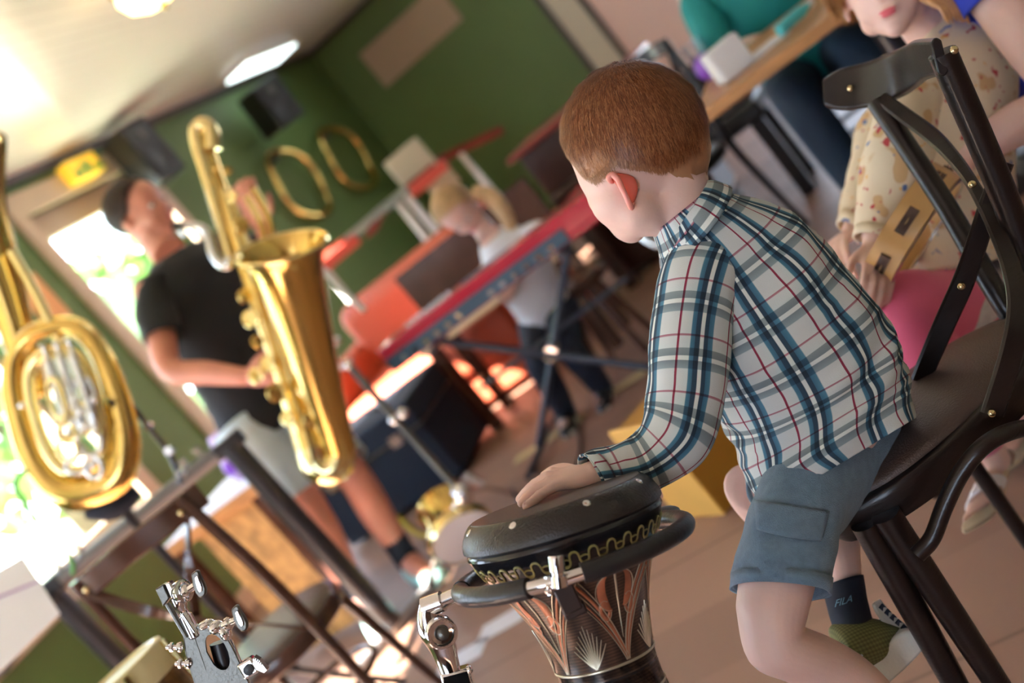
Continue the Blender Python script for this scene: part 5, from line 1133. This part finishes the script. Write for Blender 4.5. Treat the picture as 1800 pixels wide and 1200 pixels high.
# child at the keyboard
pg = dict(neck=P(862, 418, 4.28), shL=P(940, 402, 4.22), shR=P(858, 468, 4.34), elL=P(985, 425, 4.12), wrL=P(960, 430, 3.98), elR=P(890, 520, 4.22), wrR=P(905, 480, 4.02),
          hipL=P(985, 545, 4.42), hipR=P(945, 575, 4.46), knL=P(1000, 610, 4.20), knR=P(950, 640, 4.26), anL=P(1065, 690, 4.36), anR=P(1000, 735, 4.40), toeL=P(1060, 715, 4.24), toeR=P(992, 752, 4.28))
pg['haL'] = (-1.42, 3.84, .67); pg['haR'] = (-1.55, 3.84, .67); pg['upL'] = ZZ; pg['upR'] = ZZ; pg = {k_: np.asarray(v_, float) for k_, v_ in pg.items()}
kid = person('blond child in a white t-shirt bending over the red keyboard', G(1020, 730, 0), P(806, 372, 4.30), nv(-Fh*.75-R0*.25-ZZ*.62), nv(ZZ*.8-Fh*.5-R0*.35), .205, pg, 'whitecloth', 'navycloth', M['hairblond'], hair='short', slim=.82, shoes='black', rnd=5)
MB().tube([P(x, y, 4.25) for x, y in ((830, 335), (862, 345), (885, 372), (900, 405), (905, 430))], [.02, .035, .032, .022, .008], seg=12, sub=4).build('ponytail', M['hairblond'], kid)
t = thing('stool', 'low dark stool the blond child sits on', 'stool', (-1.62, 4.28, 0))
MB().lathe([(0, .15), (.03, .165), (.05, .15)], (-1.60, 4.22, .34), ZZ, 28).build('seat', M['walnutb'], t)
for a in (.8, 2.37, 3.94, 5.5): MB().tube([(-1.60+.09*math.cos(a), 4.22+.09*math.sin(a), .34), (-1.60+.15*math.cos(a), 4.22+.15*math.sin(a), 0)], .013).build('leg', M['walnutb'], t)

# ------------------------------------------------------------------ coral sofa, bench, boxes behind the keyboard
sf = thing('sofa', 'coral red sofa with sunlit patches behind the keyboard', 'sofa', (-2.7, 5.2, 0))
def cushion(name, lo, hi, m, parent, bev=.05):
    o = MB().bx(lo, hi).build(name, m, parent, bevel=bev, ang=80); o.modifiers['bevel'].segments = 4; return o
cushion('backrest', (-3.25, 5.35, .20), (-2.15, 5.60, .80), M['coral'], sf, .09)
cushion('seat', (-3.2, 4.75, .20), (-2.15, 5.37, .42), M['coral'], sf, .05)
cushion('base', (-3.22, 4.80, .04), (-2.17, 5.55, .20), M['coral'], sf, .02)
cushion('armrest', (-3.40, 4.76, .04), (-3.20, 5.58, .60), M['coral'], sf, .07); cushion('armrest', (-2.17, 4.76, .04), (-1.98, 5.58, .58), M['coral'], sf, .07)
bn = thing('wooden_bench', 'dark wooden bench with sunlit slats in front of the sofa', 'bench', (-2.1, 4.6, 0))
for k_ in range(3): MB().bx((-2.45, 4.42+.1*k_, .46), (-1.65, 4.50+.1*k_, .49)).build('slat', M['palewood'], bn, smooth=False, bevel=.004)  # pale colour of the slats stands for sunlight on the dark bench
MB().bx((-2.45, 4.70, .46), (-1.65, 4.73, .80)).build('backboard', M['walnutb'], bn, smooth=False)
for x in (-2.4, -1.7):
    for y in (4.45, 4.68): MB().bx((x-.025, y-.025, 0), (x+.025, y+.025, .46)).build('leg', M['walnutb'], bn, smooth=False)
t = thing('black_case', 'black equipment case on the floor beside the legs of the saxophone player', 'case', (-2.8, 4.3, 0))
MB().bx((-3.15, 4.05, .02), (-2.45, 4.5, .42)).build('case_body', M['navycloth'], t, smooth=False, bevel=.012)
MB().bx((-3.16, 4.04, .30), (-2.44, 4.51, .31)).build('seam', M['satin'], t, smooth=False)
for x in (-3.0, -2.6): MB().bx((x-.03, 4.035, .28), (x+.03, 4.05, .33)).build('latch', M['chrome'], t, smooth=False)
MB().strap([(-2.95, 4.2, .42), (-2.9, 4.2, .45), (-2.7, 4.2, .45), (-2.65, 4.2, .42)], (0, 1, 0), .03, .008).build('handle', M['rubber'], t)
# table frame with red ends on pale tube legs
tf = thing('tube_table', 'table with silver edge and red ends on pale tube legs', 'table', P(690, 370, 6.0)*np.array([1, 1, 0]))
a, b = P(575, 428, 6.6), P(775, 305, 6.8); d_ = nv((b-a)*np.array([1, 1, 0])); zt = (a[2]+b[2])/2
a[2] = b[2] = zt; n_ = np.cross(ZZ, d_)
MB().box((a+b)/2+n_*.20, (np.linalg.norm(b-a), .42, .05), (d_, n_, ZZ)).build('tabletop', M['redwood'], tf, smooth=False, bevel=.006)
MB().box((a*.88+b*.12)*.5+(a*.28+b*.72)*.5-n_*.012, (np.linalg.norm(b-a)*.60, .02, .055), (d_, n_, ZZ)).build('silver_edge', M['silver'], tf, smooth=False)
for t_ in (0.02, .9): MB().box(a*(1-t_)+b*t_-n_*.012-ZZ*.03, (.28, .03, .07), (d_, n_, ZZ)).build('red_end', mat('pink_red_plastic', (.75, .13, .10), .4), tf, smooth=False, bevel=.01)
MB().prism([P(645, 400, 6.65), P(680, 370, 6.65), P(662, 405, 6.65), P(643, 420, 6.65)], FW*.02).build('red_flap', M['redwood'], tf, smooth=False)
for (xa, ya), (xb, yb) in (((698, 355), (778, 455)), ((715, 345), (805, 450)), ((556, 455), (634, 548)), ((560, 465), (582, 620))):
    A1 = P(xa, ya, 6.75); B1 = P(xb, yb, 6.75); MB().tube([A1, B1, (B1[0]+(B1[0]-A1[0])*.9, B1[1], .02)], .022, seg=12).build('leg', M['whitetube'], tf)
bx2 = thing('shelf_board', 'dark red-brown plank fixed above the tube table on one pale strut', 'shelf', P(800, 260, 6.4))
a, b = P(735, 300, 7.2), P(882, 228, 7.3); MB().bar(a, b, .10, .05).build('plank', M['redwood'], bx2, smooth=False, bevel=.01)
a_ = P(808, 268, 7.22); b__ = P(868, 338, 7.22); MB().tube([a_, b__, (b__[0], b__[1], .02)], .02, seg=10).build('strut', M['whitetube'], bx2)
for (x, y, sz), lab in (((722, 288, .22), 'pale beige box standing on the tube table'), ((775, 318, .16), 'smaller pale beige box just right of the tube table')):
    c_ = P(x, y, 7.15); tag(MB().box(c_, (sz*1.2, sz*.8, sz), (R0, Fh, ZZ)).build('beige_box', mat('beige_carton', (.48, .42, .30), .7), smooth=False, bevel=.012), lab, 'box', 'pale boxes against the back wall')
# dark upright piano-like cabinet slanting behind the child
cb = thing('dark_cabinet', 'dark reddish wooden cabinet behind the child at the keyboard', 'cabinet', (-1.35, 5.6, 0))
MB().bx((-1.85, 5.4, .04), (-1.15, 5.9, .84)).build('body', M['cabinetdark'], cb, smooth=False, bevel=.01)
MB().bx((-1.90, 5.36, .84), (-1.10, 5.92, .87)).build('lid', M['redwood'], cb, smooth=False, bevel=.01)
MB().bx((-1.80, 5.22, .55), (-1.2, 5.4, .60)).build('shelf', M['cabinetdark'], cb, smooth=False, bevel=.01)
for x in (-1.75, -1.25): MB().bx((x-.03, 5.24, 0), (x+.03, 5.30, .55)).build('leg', M['cabinetdark'], cb, smooth=False)
# dark stacks and gear behind the boy's arm
for (x, y, lab) in ((-1.02, 4.36, 'dark empty cross-back chair right of the keyboard, behind the brown drum'),):
    cross_chair(lab, (x, y), math.radians(200+x*60), M['walnut'], None)
kd = thing('bass_drum', 'brown drum with chrome hoop standing behind the keyboard end', 'drum', (-1.0, 3.95, 0))
c_ = np.array([-.98, 3.72, .50]); d_ = nv((-.2, -1, .25)); MB().lathe([(0, 0), (0, .13), (.02, .14), (.16, .14), (.18, .12)], c_, d_*-1, 36).build('shell', mat('brown_shell', (.10, .055, .04), .3, coat=.5), kd)
MB().lathe([(-.006, .137), (-.006, .147), (.014, .147), (.014, .139)], c_, d_*-1, 36, closed=True).build('hoop', M['chrome'], kd)
for a in (.5, 2.6, 4.7): MB().tube([c_-d_*.1-ZZ*.1, (c_[0]+.2*math.cos(a), c_[1]+.2*math.sin(a)+.1, .01)], .009).build('leg', M['chrome'], kd)

# yellow birch box drum, yellow tape on the floor
g0 = G(1275, 905); gl = G(1150, 913); dl = nv((gl-g0)*np.array([1, 1, 0])); dr_ = np.array([-dl[1], dl[0], 0]); dr_ = dr_ if dr_[1] > 0 else -dr_
bxo = thing('box_drum', 'yellow birch box drum standing on the floor behind the shirt sleeve', 'drum', g0)
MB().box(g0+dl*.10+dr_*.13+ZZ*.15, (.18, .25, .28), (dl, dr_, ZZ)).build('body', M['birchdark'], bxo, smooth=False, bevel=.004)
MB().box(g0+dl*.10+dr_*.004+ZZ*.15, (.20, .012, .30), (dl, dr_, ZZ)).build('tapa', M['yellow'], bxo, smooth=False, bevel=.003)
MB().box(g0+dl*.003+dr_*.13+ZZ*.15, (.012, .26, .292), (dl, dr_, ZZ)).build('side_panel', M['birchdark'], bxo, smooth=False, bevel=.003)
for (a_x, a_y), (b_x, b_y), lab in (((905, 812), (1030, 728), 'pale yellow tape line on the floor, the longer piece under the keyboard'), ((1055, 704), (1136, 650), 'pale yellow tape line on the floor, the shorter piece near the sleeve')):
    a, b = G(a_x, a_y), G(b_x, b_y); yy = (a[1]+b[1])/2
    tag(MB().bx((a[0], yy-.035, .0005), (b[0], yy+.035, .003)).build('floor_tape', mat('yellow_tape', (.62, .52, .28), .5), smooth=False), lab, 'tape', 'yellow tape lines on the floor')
tag(MB().tube([G(x, y, .01) for x, y in ((940, 830), (955, 760), (1000, 725), (1020, 790), (990, 860), (930, 900), (900, 860))], .006, seg=8, sub=6).build('cable', M['black']), 'black cable curling across the floor below the keyboard', 'cable')
tag(MB().tube([G(x, y, .01) for x, y in ((640, 905), (690, 905), (740, 940), (790, 925), (830, 900))], .010, seg=8, sub=6).build('cable', mat('yellow_cable', (.55, .40, .02), .4)), 'yellow cable on the dark floor beside the black sock', 'cable')
# ------------------------------------------------------------------ girl in the flowered blouse
GD = 1.95
gb = [('neck', (1640, 50, 1.98)), ('shL', (1600, 120, 1.86)), ('shR', (1745, 20, 2.06)), ('elL', (1580, 275, 1.80)), ('wrL', (1536, 425, 1.80)), ('elR', (1560, 230, 2.10)), ('wrR', (1500, 410, 2.02)),
      ('hipL', (1690, 548, 1.94)), ('hipR', (1745, 490, 2.08)), ('knL', (1592, 552, 1.80)), ('knR', (1655, 520, 2.0)), ('anL', (1752, 815, 1.98)), ('anR', (1800, 735, 2.14)), ('toeL', (1720, 895, 1.93)), ('toeR', (1765, 800, 2.08))]
gp = {k_: P(*v_) for k_, v_ in gb}
gp['haL'] = P(1545, 475, 1.76); gp['haR'] = P(1472, 425, 1.98); gp['upL'] = -FW; gp['upR'] = -FW
hc, hf, hu, HH = P(1553, -24, 1.93), nv(-IX*.42+IY*.25-FW*.85), nv(-IY*.88-IX*.42-FW*.1), .195
girl = thing('person', 'seated girl in a flowered cream blouse and pink leggings looking down', 'person', P(1700, 470, 2.0))
mb = MB(); fv, sv2, uv2 = head_pieces(mb, hc, hf, hu, HH)
mb.tube([hc-uv2*.03, gp['neck']*.6+hc*.4, gp['neck']], [.045, .042, .05], seg=16, sub=3)
tor = [RG(1648, 58, 1.98, 45, .05, (.8, -.6)), RG(1668, 95, 1.97, 108, .07, (.85, -.52)), RG(1672, 180, 1.96, 120, .085, (.93, -.37)), RG(1672, 290, 1.95, 112, .085, (.96, -.28)), RG(1672, 390, 1.95, 108, .085, (.97, -.2)), RG(1680, 470, 1.95, 108, .085, (.97, -.2))]
def grow(rs, px, t): return [RG(x, y, d, w_+px, t0+t, n) for x, y, d, w_, t0, n in rs]
mb.loft(rings3(grow(tor, -14, -.012)), seg=24)
for q_ in 'LR':
    limb(mb, [gp['sh'+q_], gp['el'+q_], gp['wr'+q_]], [.036, .028, .021]); hand(mb, gp['wr'+q_], gp['ha'+q_]-gp['wr'+q_], -FW if q_ == 'L' else ZZ, .125, 1.2, 1 if q_ == 'L' else -1)
    limb(mb, [gp['hip'+q_], gp['hip'+q_]*.5+gp['kn'+q_]*.5, gp['kn'+q_], gp['kn'+q_]*.6+gp['an'+q_]*.4, gp['an'+q_]], [.062, .056, .045, .042, .026])
    mb.loft([np.concatenate([gp['an'+q_]*(1-t_)+gp['toe'+q_]*t_, nv(IX*.87-IY*.5)*a, nv(np.cross(IX*.87-IY*.5, gp['toe'+q_]-gp['an'+q_]))*b]) for t_, a, b in ((-.1, .022, .025), (.3, .024, .022), (.7, .031, .014), (.9, .030, .010))], seg=16, sub=3)
    d_ = nv(gp['toe'+q_]-gp['an'+q_]); s2 = nv(IX*.87-IY*.5)
    for k_ in range(5): mb.ell(gp['an'+q_]*.08+gp['toe'+q_]*.92+s2*(-.024+.012*k_)+d_*(.008-.002*k_), (.0068-.0004*abs(k_-0), .0065, .012), (s2, np.cross(s2, d_), d_), 12, 8)
gbody = remeshed(mb, 'body', M['skin'], girl, .0038, 2, soft=[(hc, .12, 6)])
face_parts(girl, hc, hf, hu, HH)
MB().ell(hc+(fv*.39-uv2*.225)*HH, np.array((.032, .075, .018))*HH, (fv, sv2, uv2)).ell(hc+(fv*.375-uv2*.255)*HH, np.array((.035, .065, .022))*HH, (fv, sv2, uv2)).build('mouth', M['lip'], girl)
hair_on(girl, gbody, hc, hf, hu, HH, M['hairginger'], [(0, 40), (45, 32), (62, 8), (80, -10), (100, -20), (120, -28), (180, -30)], .016, (170, 60), 9000, .05, seed=8, width=.001)
for k_ in range(26):
    rr = random.Random(k_); o = np.array([rr.uniform(-16, 16), rr.uniform(-8, 8)])
    if k_ == 0: mb = MB()
    mb.tube([P(1600+o[0], -30+o[1], 1.90), P(1640+o[0], -4+o[1], 1.87), P(1668+o[0]*1.3, 8+o[1], 1.86), P(1682+o[0]*1.6, 30+o[1]*1.6, 1.86)], [.006, .006, .005, .0015], seg=6, sub=4)
mb.build('hair_lock', M['hairginger'], girl)
wr4 = wrinkle(.006, .9, .9, 31)
mb = MB(); mb.loft(rings3(tor), seg=72, sub=8, cap=False, wr=wr4)
bl_ = mb.build('blouse', M['floral'], girl, solid=.003, ang=180)
for a, b, c_, x in ((gp['shL'], gp['elL'], gp['wrL'], 0), (gp['shR']*.6+gp['elR']*.4, gp['elR'], gp['wrR'], 1)):
    mb = MB(); n = nv(c_-a); w1 = nv(np.cross(n, FW)); w2 = np.cross(n, w1)
    mb.loft([np.concatenate([q_, w1*r, w2*r*.9]) for q_, r in ((a, .050), (a*.5+b*.5, .052), (b, .050), (b*.5+c_*.5, .046), (b*.15+c_*.85, .036), (b*.08+c_*.92, .030))], seg=40, sub=6, cap=False, wr=wr4)
    mb.build('sleeve', M['floral'], bl_, solid=.003, ang=180)
    MB().loft([np.concatenate([b*(1-t_)+c_*t_, w1*.033, w2*.031]) for t_ in (.86, .98)], seg=32, cap=False).build('cuff', M['floral'], bl_, solid=.004)
mb = MB()
for q_ in 'LR':
    a, b, c_ = gp['hip'+q_], gp['kn'+q_], gp['an'+q_]
    mb.tube([a, a*.5+b*.5, b, b*.6+c_*.4, b*.15+c_*.85], [.080, .070, .060, .050, .034], seg=32, sub=6)
mb.build('leggings', M['pink'], girl, ang=180)
for q_, lab in (('L', 'a'), ('R', 'b')):
    a, t_ = gp['an'+q_], gp['toe'+q_]; d_ = nv(t_-a); s2 = nv(IX*.87-IY*.5); n2 = nv(np.cross(s2, d_)); n2 = n2 if np.dot(n2, FW) > 0 else -n2
    o1 = [(.0, .022), (.3, .027), (.7, .036), (1.0, .036), (1.16, .022)]; Lf = np.linalg.norm(t_-a)
    ol = [a+d_*Lf*k_+s2*w_+n2*.018 for k_, w_ in o1]+[a+d_*Lf*k_-s2*w_+n2*.018 for k_, w_ in o1[::-1]]
    sd_ = MB().prism(catmull(np.array(ol+ol[:1]), 4)[:-1], n2*.010).build('sandal', mat('beige_sole', (.60, .52, .38), .6), girl, bevel=.003)
    for k_, w_ in ((.05, .034), (.62, .037)): MB().strap([a+d_*Lf*k_+s2*math.cos(an)*w_-n2*math.sin(an)*.030+n2*.010 for an in np.linspace(0, PI, 9)], d_, .022, .003, 3).build('strap', M['silver'] if k_ < .3 else M['paper'], sd_)
    fc = a+d_*Lf*.60-n2*.024-s2*.004
    mb = MB()
    for k_ in range(5): an = k_*2*PI/5; mb.ell(fc+(s2*math.cos(an)+d_*math.sin(an))*.011, (.0095, .0095, .003), (s2, d_, n2), 12, 6)
    mb.ell(fc-n2*.003, .005); mb.build('flower', M['paper'], sd_)
# tambourine in her hands
tc_ = P(1602, 402, 1.80); ta = nv(IX*.80+IY*.55-FW*.35); e1 = nv(IX*.56-IY*.83); e2 = nv(np.cross(ta, e1))
tm = thing('tambourine', 'wooden tambourine with metal jingles held by the girl', 'tambourine', tc_)
MB().lathe([(-.024, .098), (-.024, .106), (.024, .106), (.024, .098)], tc_, ta, 56, closed=True).build('frame', mat('birch_frame', (.62, .36, .13), .35, coat=.4), tm)
MB().lathe([(.022, .097), (.026, .108), (.028, .104), (.026, .097)], tc_, ta, 56, closed=True).build('tension_hoop', M['silver'], tm)
for k_ in range(8):
    an = k_*2*PI/8+.2; r_ = e1*math.cos(an)+e2*math.sin(an); tt = np.cross(ta, r_)
    s_ = MB().box(tc_+r_*.1055, (.044, .016, .003), (tt, ta, r_)).build('slot', M['walnutb'], tm, smooth=False)
    for g_ in (-1, 1): MB().lathe([(-.0015, .017), (.0, .010), (.0012, .004)], tc_+r_*.104+tt*.001+ta*g_*.003, ta, 20).build('jingle', M['chrome'], s_)
# her chair: a pale padded seat with a dark back behind
t = thing('padded_stool', 'dark-legged stool with pale spotted seat under the girl', 'stool', (gp['hipL']+gp['hipR'])/2*np.array([1, 1, 0]))
sc_ = P(1640, 590, 2.0); sc_[2] = .36; X_, Y_ = R0, Fh
MB().box(sc_+R0*.03, (.34, .34, .035), (X_, Y_, ZZ)).build('seat', mat('pale_spotted_cloth', (.62, .60, .58), .8, var=.15, vscale=50), t, bevel=.012)
for a, b in ((-1, -1), (1, -1), (-1, 1), (1, 1)): MB().tube([sc_+R0*.03+R0*a*.14+Fh*b*.14, (sc_+R0*.03+R0*a*.16+Fh*b*.16)*np.array([1, 1, 0])], .013).build('leg', M['walnut'], t)

# ------------------------------------------------------------------ grown-up beside her, mostly outside the frame
pa = dict(neck=P(1860, -150, 2.10), shL=P(1712, -75, 1.86), shR=P(1985, -180, 2.2), elL=P(1872, 168, 1.80), wrL=P(1716, 262, 1.86), elR=P(2060, 60, 2.2), wrR=P(1980, 200, 2.1),
          hipL=P(1950, 330, 2.15), hipR=P(2060, 260, 2.3), knL=P(1880, 470, 2.05), knR=P(2000, 420, 2.3), anL=P(2010, 660, 2.25), anR=P(2120, 600, 2.5), toeL=P(1990, 690, 2.15), toeR=P(2090, 640, 2.4))
pa['haL'] = P(1672, 302, 1.88); pa['upL'] = -FW*.5-IY
person('adult in a blue knitted top reaching a bare forearm towards the tambourine', P(1960, 640, 2.25), P(1790, -330, 2.1), nv(-R0*.6-Fh*.6-ZZ*.4), ZZ, .23, pa, 'royal', 'darkblue', M['hairdark'], short_sleeve=True, slf=.30, voxel=.006, rnd=9)

# ------------------------------------------------------------------ table with people and things upper right
yt = 3.16
tt_ = thing('dining_table', 'oak-edged table behind the boy with glasses and papers on it', 'table', (-.1, yt+.4, 0))
MB().bx((-.62, yt, .705), (.55, yt+.75, .74)).build('tabletop', M['wood'], tt_, smooth=False, bevel=.004)
MB().tube([(-.1, yt+.37, .70), (-.1, yt+.37, .04)], .035).build('column', M['blackmetal'], tt_)
MB().lathe([(0, .24), (.02, .22), (.04, .05)], (-.1, yt+.37, 0), ZZ, 32).build('foot', M['blackmetal'], tt_)
def ontable(x, y, z=.74): return G(x, y, z)
a = ontable(1306, 128); tag(MB().box(a+ZZ*.055+Fh*.04, (.11, .08, .10), (R0, Fh, ZZ)).build('paper_carton', M['whitecloth'], smooth=False, bevel=.008), 'white paper carton on the oak-edged table', 'carton')
tag(MB().box(ontable(1338, 98)+ZZ*.004+Fh*.05, (.20, .14, .006), (R0, Fh, ZZ)).build('napkin', M['paper'], smooth=False), 'white napkin lying beside the paper carton', 'napkin')
t = thing('drinking_glass', 'clear drinking glass on the table left of the paper carton', 'glass', ontable(1268, 118)); g_ = ontable(1268, 118)+Fh*.12
MB().lathe([(.0, .03), (.002, .033), (.12, .038), (.12, .036), (.008, .030), (.008, .0)], g_+ZZ*.001, ZZ, 28).build('glass', mat('clear_glass', (.9, .95, 1), .03, trans=1.0), t)
t = thing('water_bottle', 'turquoise bottle lying on the table near the face of the girl', 'bottle', ontable(1415, 38)); c_ = ontable(1418, 42)+ZZ*.03+Fh*.05; d_ = nv(R0*.95+Fh*.2)
MB().lathe([(-.06, .0), (-.06, .018), (.03, .018), (.05, .010), (.06, .009), (.06, 0)], c_, d_, 24).build('body', mat('turquoise_plastic', (.10, .62, .70), .3), t)
MB().lathe([(.058, .011), (.075, .011), (.075, 0)], c_, d_, 20).build('cap', M['whitecloth'], t)
t = thing('purple_ball', 'purple ball with a pale ring just above the hair of the boy', 'ball', (-.575, 3.66, .74)); MB().ell((-.575, 3.66, .786), .045).build('ball', M['purple'], t)
MB().tube([np.array([-.555, 3.60, .765])+(IX*math.cos(a)+IY*math.sin(a))*.018 for a in np.linspace(0, 2*PI, 17)[:-1]], .004, closed=True, seg=8).build('ring', M['silver'], t)
def sitter(label, base, rz, shirt, trousers, hairm, rnd, S=1.0, hair='short', lean=.1):
    c, s = math.cos(rz), math.sin(rz); B = np.array([base[0], base[1], 0.]); T = lambda x, y, z: B+np.array([c*x-s*y, s*x+c*y, z])*S
    pts = dict(neck=T(0, lean, 1.08), shL=T(-.19, lean, 1.0), shR=T(.19, lean, 1.0), elL=T(-.24, lean+.12, .74), elR=T(.24, lean+.12, .74), wrL=T(-.10, .34, .72), wrR=T(.10, .34, .72), hipL=T(-.10, 0, .50), hipR=T(.10, 0, .50),
               knL=T(-.12, .42, .50), knR=T(.12, .42, .50), anL=T(-.12, .40, .08), anR=T(.12, .44, .08), toeL=T(-.13, .55, .03), toeR=T(.13, .58, .03))
    return person(label, B, T(0, lean+.03, 1.22), (-s*1, c*1, -.25), ZZ, .23*S, pts, shirt, trousers, hairm, rnd=rnd, hair=hair, short_sleeve=False)
sitter('person in a teal top sitting behind the oak-edged table', (-.36, 4.24), PI+.1, 'teal', 'darkblue', M['hairdark'], 12)
sitter('person in dark blue with khaki trousers further back behind the person in teal', (-.15, 5.35), PI+.2, 'darkblue', 'beigecloth', M['hairblond'], 14, hair='long')
for (x, y, r_, lab) in ((-.36, 4.28, PI+.1, 'dark cross-back chair under the person in teal'), (-.15, 5.40, PI+.2, 'dark cross-back chair under the person in dark blue'), (.42, 4.2, PI, 'empty dark cross-back chair behind the oak-edged table')):
    cross_chair(lab, (x, y), r_, M['walnut'], 'dark cross-back chairs around the oak-edged table')
t = thing('long_bench', 'short black bench with a high back beyond the left end of the table', 'bench', (-.97, 4.95, 0))
MB().bx((-1.25, 4.75, .38), (-.68, 5.15, .46)).build('seat', M['black'], t, bevel=.02); MB().bx((-1.25, 5.12, .38), (-.68, 5.20, .70)).build('backrest', M['cabinetdark'], t, bevel=.02)
for x in (-1.2, -.73):
    for y in (4.80, 5.12): MB().bx((x-.03, y-.03, 0), (x+.03, y+.03, .38)).build('leg', M['walnut'], t, smooth=False)
t = thing('bar_counter', 'long dark wooden bar counter at the far right of the room', 'counter', (1.2, 6.6, 0))
MB().bx((.3, 6.3, .05), (2.9, 6.9, .86)).build('front', M['cabinetdark'], t, smooth=False); MB().bx((.24, 6.22, .86), (2.95, 6.95, .90)).build('worktop', M['walnutb'], t, smooth=False, bevel=.006)
for k_ in range(5): MB().bx((.35+k_*.5, 6.285, .15), (.8+k_*.5, 6.30, .80)).build('panel', M['walnutb'], t, smooth=False, bevel=.004)
